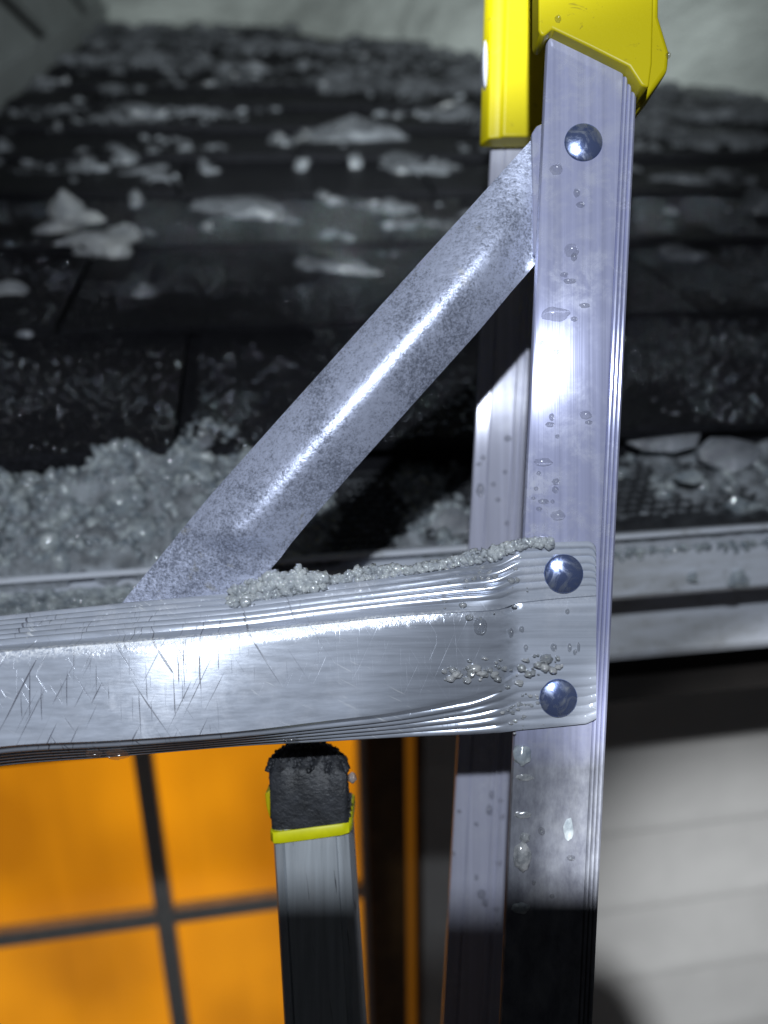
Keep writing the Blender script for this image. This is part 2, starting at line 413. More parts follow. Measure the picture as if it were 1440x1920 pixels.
def mat_curtain():
    t = NT('lit_blind')
    n = t.noise(2.6, 2, 0.45, t.coords((1, 1, 0.8))); n2 = t.noise(1.0, 3, 0.5, t.coords((26, 1, 1.2)))
    f = t.math('ADD', t.math('MULTIPLY', n, 0.90), t.math('MULTIPLY', n2, 0.10))
    c = t.mix(t.ramp(f, (0.34, 0.0), (0.62, 1.0)), (0.46, 0.155, 0.003), (0.84, 0.31, 0.005))
    t.p(Base_Color=(0.35, 0.25, 0.12), Roughness=0.8, Emission_Color=c, Emission_Strength=0.95); return t.m
M_blind = mat_curtain()
def mat_glass():
    t = NT('window_glass')
    gl = t.add('ShaderNodeBsdfGlossy'); gl.inputs['Roughness'].default_value = 0.02
    tr = t.add('ShaderNodeBsdfTransparent'); fr = t.add('ShaderNodeLayerWeight'); fr.inputs['Blend'].default_value = 0.12
    m = t.add('ShaderNodeMixShader'); t.l.new(t.math('MULTIPLY', fr.outputs['Facing'], 0.35), m.inputs[0]); t.l.new(tr.outputs[0], m.inputs[1]); t.l.new(gl.outputs[0], m.inputs[2])
    t.l.new(m.outputs[0], t.out.inputs[0]); return t.m
M_glass = mat_glass()

# ------------------------------------------------------------------ setting: ground
def wz(z): return z + CAM_H
g = box('ground', -60, 60, -60, 60, -0.3, 0.0, M_ground); tag(g, 'snow covered ground far below the eaves', None, None, 'structure')

# ------------------------------------------------------------------ house: roof of shingles, gutter, wall, window
house = empty('house', Matrix.Translation((0.6, 1.4, 0)))
tag(house, 'house with wet dark shingle roof, iced white gutter and glowing orange window', 'house')
HI = house.matrix_world.inverted()
def hp(o):                        # parent keeping the world-space mesh where it is
    o.parent = house; o.matrix_parent_inverse = HI; return o
SL = 0.33
EAVE = Vector((0, 0.505, wz(-0.132)))
CS, SN = 1/math.hypot(1, SL), SL/math.hypot(1, SL)
def roofp(x, d, h): return (x, EAVE.y + d*CS - h*SN, EAVE.z + d*SN + h*CS)
V = [roofp(x, d, h) for x in (-1.4, 2.6) for d in (0.02, 3.6) for h in (-0.03, -0.004)]
roof = fix_normals(mesh_np('roof', V, box_arr(0, 1, 0, 1, 0, 1)[1], M_shingle, None, 0)); hp(roof)
EXPO, THK = 0.205, 0.0075
def shingle_mesh(w, th, seed):
    r = random.Random(seed); L = EXPO+0.035
    nx = 7; V = []; 
    for i in range(nx):
        x = w*i/(nx-1)
        e = r.uniform(-0.0025, 0.0025)
        for (d, h) in ((e+0.001, 0.0), (e, th-0.0015), (e+0.002, th), (L*0.5, th*0.55), (L, 0.0005)):
            V.append((x, d, h))
    Fc = []
    for i in range(nx-1):
        for j in range(4):
            a = i*5+j; Fc.append((a, a+5, a+6, a+1))
        a = i*5; Fc.append((a, a+4, a+9, a+5))
    Fc += [(0, 1, 2, 3, 4), tuple(30+k for k in (4, 3, 2, 1, 0))]
    me = bpy.data.meshes.new('shingle'); me.from_pydata(V, [], Fc); me.update()
    bm = bmesh.new(); bm.from_mesh(me); bmesh.ops.recalc_face_normals(bm, faces=bm.faces[:]); bm.to_mesh(me); bm.free()
    me.materials.append(M_shingle); return me
widths = (0.20, 0.245, 0.29, 0.33)
SHM = [(w, th, shingle_mesh(w, th, i*7+j)) for i, w in enumerate(widths) for j, th in enumerate((THK, THK*1.5))]
RM = Matrix(((1, 0, 0, 0), (0, CS, -SN, 0), (0, SN, CS, 0), (0, 0, 0, 1)))
courses = []                      # (d0, [(x0, x1, th)])
def put_shingle(me, x, d, lift):
    o = bpy.data.objects.new('shingle', me); COL.objects.link(o)
    o.parent = roof; o.matrix_parent_inverse = (roof.parent.matrix_world @ roof.matrix_parent_inverse).inverted()
    p = Vector(roofp(x, d, lift))
    o.matrix_world = Matrix.Translation(p) @ RM
    o.matrix_parent_inverse = Matrix.Identity(4); o.matrix_local = Matrix.Translation(p) @ RM
for k in range(14):
    d = k*EXPO + (0 if k == 0 else random.uniform(-0.004, 0.004))
    x = -1.15 + random.uniform(-0.1, 0.1); row = []
    if k == 0: x = -0.068 - 0.004 - 0.33 - 0.245 - 0.29
    seq0 = [2, 1, 3, 2, 3, 0, 2, 1, 3, 2, 1, 3]
    i = 0
    while x < 2.3:
        wi = seq0[i % 12] if k == 0 else random.randrange(4)
        th = (1 if (k == 0 and i == 2) else 0) if k == 0 else random.randrange(2)
        w, t_, me = SHM[wi*2+th]
        if not (k > 5 and x + w < -0.75):
            put_shingle(me, x, d, 0.0)
        row.append((x, x+w, t_))
        gap = 0.004
        if k == 0 and i == 2: gap = 0.012
        x += w + gap; i += 1
    courses.append((d, row))
def roof_top(x, dd):
    """height of the shingle surface above the deck at slope distance dd"""
    best = 0.0
    for d, row in courses:
        s = (dd - d)/(EXPO+0.035)
        if 0 <= s <= 1:
            for a, b, t_ in row:
                if a <= x <= b:
                    best = max(best, t_*(1-0.9*s))
    return best
# wet mineral granules standing out of the nearest courses
P, Rr = [], []
while len(P) < 30000:
    d = random.uniform(0.002, 0.62)**1.0; x = random.uniform(-0.42, 0.62) + d*random.uniform(-0.12, 0.5)
    if fbm(x, d, 7, 3, 2) < random.uniform(-0.55, 0.15): continue
    h = roof_top(x, d)
    if h < 0.001: continue
    P.append(roofp(x, d, h)); Rr.append(random.choice((0.0006, 0.0007, 0.0008, 0.0010, 0.0013, 0.0018)))
gr = grains('granules', P, Rr, M_granule, None, OCT, 0.2, 0); tag(gr, kind='stuff'); gr.parent = roof

P, Rr = [], []
while len(P) < 13000:
    d = random.uniform(0.0, 0.60); x = random.uniform(-0.42, 0.60) + d*random.uniform(-0.12, 0.5)
    if fbm(x, d, 9, 3, 12) < random.uniform(-0.4, 0.25): continue
    h = roof_top(x, d)
    if h < 0.001: continue
    P.append(roofp(x, d, h+0.0004)); Rr.append(random.choice((0.0008, 0.0010, 0.0013, 0.0018, 0.0025)))
gr = grains('wet_flecks', P, Rr, M_fleck, None, OCT, 0.2, 0); tag(gr, kind='stuff'); gr.parent = roof

# gutter (box section with a stepped front), running along the eave
GX0, GX1 = -1.4, 2.6
lip_y, lip_z = 0.430, -0.184
prof = [(0.4380, -0.1768), (0.4315, -0.1758), (0.4295, -0.1768), (0.4293, -0.1782), (0.4400, -0.1790), (0.4400, -0.1842), (0.4295, -0.1858), (0.4300, -0.2185), (0.434, -0.223), (0.480, -0.226),
        (0.486, -0.230), (0.486, -0.296), (0.490, -0.303), (0.553, -0.303), (0.553, -0.160), (0.5515, -0.160), (0.5515, -0.3015), (0.4915, -0.3015),
        (0.4875, -0.296), (0.4875, -0.228), (0.4355, -0.2215), (0.4345, -0.218), (0.4345, -0.188), (0.4415, -0.1855), (0.4415, -0.1780)]
S = []
for x in np.linspace(GX0, GX1, 60):
    S.append([(x, y + 0.0006*nz(x, z, 0, 6), wz(z - 0.006*x*0.4 + 0.0012*nz(x, 1.3, 0, 3))) for y, z in prof])
gutter = loft('gutter', S, M_gutter, None, True, True, 25); hp(gutter)
def gz(x): return -0.006*x*0.4
# mesh guard lying over the gutter (right of the ladder it shows through the ice)
def wire_boxes(bars):
    V, Fc = [], []
    for b in bars:
        v, f = b; n = len(V); V += v; Fc += [tuple(i+n for i in q) for q in f]
    return V, Fc
bars = []
gy0, gy1, gz0, gz1 = 0.440, 0.540, -0.182, -0.152
def gpt(x, s): return (x, gy0+(gy1-gy0)*s, wz(gz0+(gz1-gz0)*s + gz(x)))
rows = 14
def bar3(a, b, r):
    a, b = Vector(a), Vector(b); d = (b-a).normalized(); s = d.cross(Vector((0, 0, 1))).normalized()*r; u = d.cross(s).normalized()*r
    v = [tuple(p+i*s+j*u) for p in (a, b) for i in (-1, 1) for j in (-1, 1)]
    return v, [(0, 1, 3, 2), (4, 6, 7, 5), (0, 4, 5, 1), (2, 3, 7, 6), (0, 2, 6, 4), (1, 5, 7, 3)]
for r in range(rows+1):
    bars.append(bar3(gpt(-0.35, r/rows), gpt(0.95, r/rows), 0.0009))
nx = int(1.30/0.0095)
for r in range(rows):
    for i in range(nx):
        x = -0.35 + (i + 0.5*(r % 2))*0.0095
        bars.append(bar3(gpt(x, r/rows), gpt(x+0.002, (r+1)/rows), 0.0009))
V, Fc = wire_boxes(bars)
guard = mesh_np('gutter_guard', V, Fc, M_guard, None, 0); guard.parent = gutter
# folded front rim of the guard
S = []
for x in np.linspace(0.13, 0.96, 200):
    b = 0.0009*math.sin(x*2*math.pi/0.0135)
    S.append([(x, y, wz(z + gz(x)) + (b if i in (2, 3) else 0)) for i, (y, z) in enumerate(((0.434, -0.1795), (0.437, -0.1765), (0.444, -0.1755), (0.451, -0.1735), (0.456, -0.1745), (0.456, -0.178), (0.437, -0.1815)))])
rim = loft('guard_rim', S, M_guard, None, True, True, 50); rim.parent = gutter
# fascia, soffit, wall
hp(box('fascia', GX0, GX1, 0.556, 0.58, wz(-0.30), wz(-0.15), M_fascia))
hp(box('shadow_board', GX0, GX1, 0.582, 0.60, wz(-0.405), wz(-0.306), M_dark))  # added board, hangs below the gutter to lower its shadow on the siding
hp(box('soffit', GX0, GX1, 0.602, 1.34, wz(-0.305), wz(-0.29), M_soffit))
WY = 1.35
hp(box('wall', -2.0, -1.02, WY+0.02, WY+0.2, 0, wz(-0.3), M_brown))
wall = hp(box('wall', 0.272, 2.6, WY+0.02, WY+0.2, 0, wz(-0.29), M_siding))
exp_ = 0.2295; zb = -1.284 + 3*exp_
k = 0
while zb > -2.9:
    V = []
    z0, z1 = zb, min(zb+exp_+0.012, -0.31)
    V, Fc = [], []
    x0, x1 = 0.276, 2.6
    pr = [(WY-0.017, z0), (WY-0.0185, z0+0.006), (WY-0.010, z0+0.03), (WY+0.004, z1), (WY+0.016, z1), (WY+0.016, z0+0.012), (WY-0.004, z0+0.002)]
    S = [[(x, y, wz(z)) for y, z in pr] for x in (x0, x1)]
    o = loft('siding_board', S, M_siding, None, True, True, 50)
    o.parent = wall
    zb -= exp_; k += 1
# window: lit blind, four panes, muntins, brown casing
WX0, WX1, WZ0, WZ1 = -0.95, 0.150, -2.05, -0.55
window = hp(box('window', WX0-0.04, WX1+0.12, WY+0.17, WY+0.18, wz(WZ0-0.05), wz(WZ1+0.1), M_brown))
def wpart(o): o.parent = window; return o
wpart(box('blind', WX0, WX1, WY+0.075, WY+0.078, wz(WZ0), wz(WZ1), M_blind))
mx, mz, mw = -0.294, -1.372, 0.0195
for (a, b) in ((WX0, mx-mw), (mx+mw, WX1-0.014)):
    for (c, d) in ((WZ0, mz-mw), (mz+mw, WZ1)):
        wpart(box('pane', a, b, WY+0.018, WY+0.021, wz(c), wz(d), M_glass))
wpart(box('muntin', mx-mw, mx+mw, WY+0.002, WY+0.030, wz(WZ0), wz(WZ1), M_muntin, None, 0.004))
wpart(box('muntin', WX0, mx-mw-0.0005, WY+0.003, WY+0.029, wz(mz-mw), wz(mz+mw), M_muntin, None, 0.004))
wpart(box('muntin', mx+mw+0.0005, WX1-0.015, WY+0.003, WY+0.029, wz(mz-mw), wz(mz+mw), M_muntin, None, 0.004))
wpart(box('frame', WX1-0.014, WX1+0.002, WY-0.004, WY+0.06, wz(WZ0), wz(WZ1), M_muntin, None, 0.003))
wpart(box('casing', WX1+0.003, 0.238, WY-0.012, WY+0.15, wz(-2.6), wz(-0.31), M_brown, None, 0.004))
wpart(box('glow_strip', 0.2385, 0.2575, WY+0.004, WY+0.02, wz(-2.6), wz(-0.5), None))  # emissive strip painting the orange light along the casing, not a pane
M_glow = NT('casing_glow'); M_glow.p(Base_Color=(0.2, 0.12, 0.04), Emission_Color=(0.30, 0.105, 0.006), Emission_Strength=0.38, Roughness=0.6)
window.children[-1].data.materials.append(M_glow.m)
wpart(box('casing', 0.258, 0.2715, WY-0.012, WY+0.15, wz(-2.6), wz(-0.31), M_brown, None, 0.003))
wpart(box('casing', WX0-0.06, WX0-0.001, WY-0.012, WY+0.15, wz(-2.6), wz(-0.31), M_brown, None, 0.004))
wpart(box('header', WX0, WX1, WY-0.010, WY+0.15, wz(WZ1), wz(-0.31), M_brown, None, 0.004))
wpart(box('apron', WX0, WX1, WY-0.010, WY+0.15, 0.05, wz(WZ0), M_brown, None, 0.004))

# dormer side wall at the upper left, clapboards along the slope
def roofz(y): return EAVE.z + (y-EAVE.y)*SL
DX = -0.47
dorm = hp(mesh_np('dormer_wall', [(DX-0.2+a*0.19, y, z) for a in (0, 1) for y, z in ((1.1, roofz(1.1)-0.02), (3.3, roofz(3.3)-0.02), (3.3, wz(2.2)), (1.1, wz(2.2)))],
                  [(0, 1, 2, 3), (7, 6, 5, 4), (0, 4, 5, 1), (1, 5, 6, 2), (2, 6, 7, 3), (3, 7, 4, 0)], M_dark, None, 0))  # black backing seen through the board gaps paints the lap shadows
zb = roofz(1.1)
while zb < wz(1.7):
    z1 = zb + 0.20
    yst = 1.1; yen = min(3.28, EAVE.y + (z1-EAVE.z)/SL)
    y_b = min(3.28, EAVE.y + (zb-EAVE.z)/SL)
    V = [(DX+0.012, yst, zb+0.030), (DX+0.012, y_b, zb+0.030), (DX+0.004, yen, z1), (DX+0.004, yst, z1),
         (DX-0.008, yst, zb+0.030), (DX-0.008, y_b, zb+0.030), (DX-0.008, yen, z1), (DX-0.008, yst, z1)]
    o = mesh_np('siding_board', V, [(0, 1, 2, 3), (7, 6, 5, 4), (0, 4, 5, 1), (1, 5, 6, 2), (2, 6, 7, 3), (3, 7, 4, 0)], M_board, None, 0)
    fix_normals(o); o.parent = dorm
    zb += 0.20
V = []
for x in (DX+0.004, DX+0.03):
    for y, dz in ((1.1, 0.005), (3.25, 0.005), (3.25, 0.062), (1.1, 0.062)): V.append((x, y, roofz(y)+dz))
o = mesh_np('base_trim', V, [(0, 1, 2, 3), (7, 6, 5, 4), (0, 4, 5, 1), (1, 5, 6, 2), (2, 6, 7, 3), (3, 7, 4, 0)], M_board, None, 0)
fix_normals(o); o.parent = dorm

# bank of old snow lying across the upper roof
def bank_front(x):
    xs = [-0.6, -0.45, 0.1, 0.45, 0.75, 1.05, 1.5, 2.4]; ys = [3.1, 3.05, 2.95, 2.6, 2.2, 1.80, 1.45, 1.3]
    return float(np.interp(x, xs, ys))
NXb, NYb = 120, 70
V, Fc = [], []
for i in range(NXb):
    x = -0.55 + 3.3*i/(NXb-1)
    for j in range(NYb):
        s = j/(NYb-1); y = bank_front(x) - 0.05 + s*1.7
        rise = 0.62*(1-math.exp(-3.2*max(0, s-0.03)*1.7)) 
        z = roofz(y) - 0.02 + rise + 0.09*fbm(x, y, 2.3, 5, 4)*min(1, s*7)
        V.append((x, y + 0.04*fbm(x, y, 3, 3, 9), z))
for i in range(NXb-1):
    for j in range(NYb-1):
        a = i*NYb+j; Fc.append((a, a+NYb, a+NYb+1, a+1))
o = mesh_np('snow_bank', V, Fc, M_snow, None, 80)
tag(o, 'bank of old grey snow lying across the top of the roof', 'snow', None, 'stuff')

# thin slush frozen on to the middle and upper courses
NXs, NYs = 420, 420
Pg = {}
V, Fc = [], []
def film(x, d):
    m = 0.75*fbm(x*0.75, d*1.9, 3.2, 5, 3) + 0.45*fbm(x, d*1.6, 15, 3, 6)
    cover = 0.42 + 0.35*max(0, 1-d/0.75) - 0.34*min(1, max(0, (d-0.45)/1.6)) - 0.30*max(0, min(1, (x-0.2)/0.5))*min(1, max(0, (d-0.25)/0.6))
    return m - cover
for i in range(NXs):
    for j in range(NYs):
        d = 0.30 + 2.7*(j/(NYs-1))**1.35; x = -0.5 + (1.25+0.6*d)*i/(NXs-1)
        f = film(x, d)
        if f > -0.03:
            Pg[(i, j)] = len(V)
            V.append(roofp(x, d, roof_top(x, d) + (0.034*min(0.5, max(0, f))**0.7 + 0.003*nz(x, d, 0, 45))*(0.6+0.4*d) - 0.0015 + 0.0*f))
for (i, j), a in Pg.items():
    q = [Pg.get((i+1, j)), Pg.get((i+1, j+1)), Pg.get((i, j+1))]
    if None not in q: Fc.append((a, q[0], q[1], q[2]))
o = mesh_np('roof_slush', V, Fc, M_film, None, 70)
tag(o, 'thin grey slush frozen in ragged patches onto the upper shingles', 'slush', None, 'stuff')
P, Rr = [], []
while len(P) < 800:
    d = random.uniform(0.25, 2.2); x = random.uniform(-0.5, 0.75+d*0.5)
    if film(x, d) < random.uniform(-0.25, 0.1): continue
    P.append(roofp(x, d, roof_top(x, d)+0.002)); Rr.append(random.uniform(0.002, 0.009)*(0.7+0.35*d))
o = grains('roof_ice_crumbs', P, Rr, M_chunk, None, ICO[1], 0.22, 30, 0.4, (1.2, 1.0, 0.7))
tag(o, 'ice crumbs scattered over the frozen slush on the roof', 'ice grains', None, 'stuff')

# ------------------------------------------------------------------ pieces of ice lying on the roof
def eye_ray(u, v): return _F + (u-720)/FPX*R2 + (960-v)/FPX*U2
def on_roof(u, v):
    r = eye_ray(u, v); t = (EAVE.z - CAM_H - SL*EAVE.y)/(r.z - SL*r.y); p = r*t
    return Vector((p.x, p.y, p.z + CAM_H)), t
def ice_chunk(name, pos, sx, sy, sz, rot, seed, nlump, mat, tilt=0.0):
    """one broken piece of ice: a few angular lumps frozen together"""
    Vb, Fb = ICO[2]; r = random.Random(seed); V, FF = [], []
    for L in range(max(1, nlump)):
        if nlump <= 1: ox, oy, k0 = 0.0, 0.0, 1.0
        else: ox, oy, k0 = r.uniform(-0.62, 0.62), r.uniform(-0.5, 0.5), r.uniform(0.42, 0.75)
        cuts = [(Vector((r.uniform(-1, 1), r.uniform(-1, 1), r.uniform(-0.4, 1))).normalized(), r.uniform(0.45, 0.8)) for _ in range(9)]
        ky = r.uniform(0.7, 1.2); kz = r.uniform(0.7, 1.35)
        base = len(V)
        for v in Vb:
            v = Vector(v)
            for n, c in cuts:
                e = v.dot(n)-c
                if e > 0: v = v - n*e*0.95
            k = 1+0.20*noise.noise(v*2.2+Vector((seed+L*3.1, 0, 0)))+0.12*noise.noise(v*6+Vector((0, seed, L)))
            v = v*(k*k0*1.25)
            V.append(((v.x+ox)*sx, (v.y*ky+oy)*sy, max(-0.25, v.z*kz)*sz))
        FF += [tuple(int(q)+base for q in f) for f in Fb]
    o = mesh_np(name, V, FF, mat, None, 25)
    o.matrix_world = Matrix.Translation(pos) @ RM @ Matrix.Rotation(rot, 4, 'Z') @ Matrix.Rotation(tilt, 4, 'X')
    return o
chunks = [  # u, v, width px, height px, label
 (150, 405, 62, 44, 'tilted flat ice plate standing on the pale heap at left of the roof', 0.9),
 (205, 452, 78, 46, 'large pale ice lump at the right end of the left heap on the shingles', 0.3),
 (110, 432, 70, 34, 'rounded pale ice lump at the left end of the heap on the shingles', 0.2),
 (160, 450, 90, 40, 'broad ice lump in the middle of the left heap on the shingles', 0.2),
 (22, 552, 66, 30, 'bright flat ice piece cut by the left picture edge above the wet courses', 0.1),
 (265, 556, 46, 26, 'single small ice piece alone on the black shingles left of the brace', 0.5),
 (52, 628, 50, 22, 'small ice crumb on the second shingle course at far left', 0.2),
 (20, 470, 60, 26, 'low grey ice lump left of the pale heap', 0.2),
 (258, 380, 46, 32, 'round grey ice lump above and right of the pale heap', 0.3),
 (284, 445, 34, 30, 'narrow upright ice sliver right of the pale heap', 0.8),
 (330, 462, 70, 26, 'thin flat ice patch in front of the narrow upright sliver', 0.1),
 (390, 432, 46, 36, 'blurred ice lump midway between the pale heap and the brace', 0.3),
 (450, 385, 170, 60, 'widest low ice slab on the middle of the roof', 0.1),
 (545, 412, 70, 40, 'blurred ice lump right of the widest slab', 0.2),
 (620, 374, 46, 26, 'bright little ice piece above the middle of the brace', 0.4),
 (625, 438, 90, 44, 'dim ice slab just above the middle of the brace', 0.1),
 (630, 498, 110, 34, 'flat ice slab touching the brace edge in the picture', 0.1),
 (180, 306, 56, 46, 'upright grey ice block on the upper left courses', 0.6),
 (236, 296, 56, 44, 'grey ice block right beside the upright block on the upper left courses', 0.4),
 (270, 322, 90, 22, 'low ice strip in front of the two upper left blocks', 0.1),
 (345, 286, 34, 22, 'small bright ice bit right of the two upper left blocks', 0.4),
 (392, 316, 44, 28, 'ice bit below and right of the small bright one', 0.3),
 (12, 275, 30, 30, 'greenish ice lump at the left picture edge under the dormer', 0.4),
 (268, 212, 52, 34, 'slanting ice piece high on the roof near the dormer', 0.6),
 (455, 152, 66, 26, 'bright flat ice piece high on the roof centre', 0.2),
 (530, 266, 54, 36, 'pale ice lump left of the broad slab on the upper roof', 0.4),
 (650, 240, 170, 60, 'broad ice slab on the upper roof centre', 0.1),
 (565, 312, 32, 26, 'small ice knob below the broad upper slab', 0.5),
 (668, 306, 32, 24, 'second small ice knob below the broad upper slab, nearer the ladder', 0.5),
 (660, 72, 70, 30, 'bright slanting ice piece at the foot of the snow bank', 0.7),
 (700, 140, 50, 24, 'ice piece right of centre near the snow bank', 0.2),
 (790, 300, 130, 60, 'large pale ice slab left of the yellow cap', 0.2),
 (850, 200, 110, 50, 'pale ice slab behind the yellow cap edge', 0.2),
 (760, 420, 80, 40, 'dim ice slab between brace and upright', 0.2),
 (1420, 372, 110, 60, 'white snow lump cut by the right picture edge', 0.3),
 (1290, 478, 90, 30, 'flat ice patch right of the ladder on the dark courses', 0.1),
 (1255, 398, 26, 18, 'small ice crumb right of the ladder upright', 0.3),
 (1430, 540, 50, 18, 'thin ice flake at the right picture edge', 0.2),
 (1330, 250, 150, 40, 'long pale ice slab right of the yellow cap', 0.1),
 (1270, 330, 120, 40, 'grey ice slab right of the upright below the cap', 0.1),
]
for i, (u, v, w, h, lab, tl) in enumerate(chunks):
    p, dist = on_roof(u, v + h*0.4)
    k = dist/FPX
    asp = max(0.3, 0.33)
    if i < 5: w *= 1.35; h *= 1.4
    sx = w*k*0.55; sz = h*k*(0.75 if tl > 0.25 else 0.5); sy = max(sx*0.5, h*k*0.8)
    o = ice_chunk('ice_chunk', p + Vector((0, 0, 0.006)), sx, sy, sz, random.uniform(-0.5, 0.5), i+1, 1 if w < 40 else (3 if w < 80 else 6), M_heap if i < 5 else M_film if (w >= 90 or u > 330 and w > 40) else M_chunk, tl*0.3)
    tag(o, lab, 'ice', 'ice chunks scattered on the shingles')

# ------------------------------------------------------------------ slush filling the gutter
def slush_h(x, s):
    """surface height above the guard plane; s = 0 at the front lip, 1 under the eave"""
    n = 0.012*fbm(x, s*0.11, 30, 6, 1) + 0.005*fbm(x, s*0.1, 110, 3, 5)
    left = 1/(1+math.exp((x-0.03)/0.012))
    mid = 1/(1+math.exp(-(x-0.075)/0.012))*1/(1+math.exp((x-0.15)/0.012))
    right = 1/(1+math.exp(-(x-0.215)/0.02))
    prof_l = 0.0105 + 0.008*s + 0.016*math.sin(math.pi*min(1, s*1.0))
    prof_l += 0.016*math.exp(-((x+0.045)/0.03)**2)*s
    prof_m = 0.012*math.exp(-((x-0.11)/0.03)**2)*(0.3+s)
    prof_r = 0.0005 + 0.020*max(0, s-0.35) + 0.012*max(0, (x-0.32)/0.3)
    return left*prof_l + mid*prof_m + right*prof_r + (-0.012)*(1-left)*(1-mid)*(1-right) + n*(0.35+0.65*max(left, mid, 0.6*right))
NX, NY = 420, 44
xs = np.linspace(-0.45, 0.9, NX); V, Fc = [], []
Hs = np.zeros((NX, NY))
for i, x in enumerate(xs):
    for j in range(NY):
        s = j/(NY-1); h = slush_h(x, s); Hs[i, j] = h
        y = 0.4335 + 0.1265*s; z = -0.183 + 0.030*s + gz(x) + h
        if j == 0: z -= 0.014
        V.append((x, y if j else 0.4328, wz(z)))
for i in range(NX-1):
    for j in range(NY-1):
        a = i*NY+j; Fc.append((a, a+NY, a+NY+1, a+1))
o = mesh_np('gutter_slush', V, Fc, M_slush, None, 75)
tag(o, 'grey slush heaped along the gutter behind the ladder', 'slush', None, 'stuff')
P, Rr = [], []
while len(P) < 11000:
    i = random.randrange(NX); j = random.randrange(NY); h = Hs[i, j]; x = xs[i]; s = j/(NY-1)
    if h < 0.0005 or random.random() > 0.5+h*30: continue
    if x > 0.19 and (random.random() < 0.72): continue
    P.append((x+random.uniform(-.0015, .0015), 0.438+0.122*s, wz(-0.183+0.030*s+gz(x)+h+random.uniform(-0.0005, 0.0015))))
    Rr.append(random.choice((0.0007, 0.0009, 0.0012, 0.0016, 0.0022, 0.0030, 0.0042))*(0.6 if x > 0.19 else 1.0))
for _ in range(420):
    i = random.randrange(NX); j = random.randrange(2, NY); h = Hs[i, j]
    if h < 0.002: continue
    P.append((xs[i], 0.4335+0.1265*j/(NY-1), wz(-0.183+0.030*j/(NY-1)+gz(xs[i])+h-0.001))); Rr.append(random.uniform(0.0045, 0.0095))
o = grains('gutter_ice_grains', P, Rr, M_ice_grain, None, ICO[1], 0.32, 0, 0.45)
tag(o, 'loose clear ice grains lying on the gutter slush', 'ice grains', None, 'stuff')
# single larger pieces in the gutter
def gut_at(u, v, y):
    r = eye_ray(u, v); p = r*(y/r.y); return Vector((p.x, p.y, p.z+CAM_H))
gl = [(385, 830, .515, 34, 40, 'cloudy ice knob rising beside the shingle notch', 0.8), (275, 905, .50, 22, 36, 'upright cloudy ice splinter in the left slush', 1.0),
      (235, 1015, .455, 90, 50, 'large smooth ice lump low in the left slush', 0.3), (340, 960, .47, 80, 60, 'flat ice sheet with bright upper edge leaning by the brace foot', 0.9),
      (60, 1030, .45, 60, 44, 'rounded ice lump near the gutter lip at far left', 0.3), (110, 905, .51, 60, 44, 'crumbly ice lump at the back of the left slush', 0.4),
      (850, 990, .46, 90, 56, 'triangular ice piece left of the rear upright', 0.8), (800, 950, .49, 60, 34, 'darker ice piece behind the triangular one', 0.5),
      (800, 1030, .445, 90, 40, 'crumbled ice on the lip left of the rear upright', 0.2),
      (1250, 815, .515, 140, 62, 'large flat ice plate behind the mesh guard', 0.9), (1370, 850, .50, 120, 56, 'broad ice plate at the right of the mesh guard', 0.5),
      (1290, 895, .47, 44, 36, 'clear ice knob on the mesh guard', 0.6), (1400, 950, .455, 60, 40, 'clear ice lump near the lip at far right', 0.4)]
def ice_plate(name, pos, w, h, th, lean, seed, mat):
    """a broken flat pane of ice standing at a lean"""
    r = random.Random(seed); n = 9; out = []
    for i in range(n):
        a = 2*math.pi*(i+r.uniform(-0.25, 0.25))/n; q = r.uniform(0.72, 1.05)
        out.append((math.cos(a)*w*0.5*q*1.1, math.sin(a)*h*0.5*q*1.1))
    V, FF = [], []; rings = 5
    for side in (0, 1):
        for k in range(rings):
            f = (k+0.15)/(rings-1+0.15)
            for x, y in out:
                z = (th*0.5*(1-0.5*f**4) + 0.0012*noise.noise(Vector((x*f*90, y*f*90, seed+side*5)))) * (1 if side == 0 else -1)
                V.append((x*f, y*f, z))
    for side in (0, 1):
        o_ = side*rings*n
        for k in range(rings-1):
            for i in range(n):
                q = (o_+k*n+i, o_+(k+1)*n+i, o_+(k+1)*n+(i+1) % n, o_+k*n+(i+1) % n)
                FF.append(q if side == 0 else q[::-1])
        c = tuple(o_+i for i in range(n)); FF.append(c if side == 0 else c[::-1])
    e0, e1 = (rings-1)*n, rings*n+(rings-1)*n
    for i in range(n): FF.append((e0+i, e1+i, e1+(i+1) % n, e0+(i+1) % n))
    o = mesh_np(name, V, FF, mat, None, 20)
    o.matrix_world = Matrix.Translation(pos) @ Matrix.Rotation(r.uniform(-0.25, 0.25), 4, 'Z') @ Matrix.Rotation(lean, 4, 'X')
    return o
for i, (u, v, y, w, h, lab, tl) in enumerate(gl):
    p = gut_at(u, v, y); k = (p-Vector((0, 0, CAM_H))).length/FPX
    if 'plate' in lab or 'sheet' in lab or 'triang' in lab:
        o = ice_plate('ice_chunk', p, w*k, h*k*1.15, 0.007, 1.05, 60+i, M_chunk)
    else:
        o = ice_chunk('ice_chunk', p, w*k*0.55, h*k*0.42, h*k*0.55, random.uniform(-0.4, 0.4), 60+i, 1 if w < 50 or 'smooth' in lab else 4, M_chunk if i not in (11, 12) else M_ice_grain, tl*0.3)
    tag(o, lab, 'ice', 'ice pieces lying in the gutter')
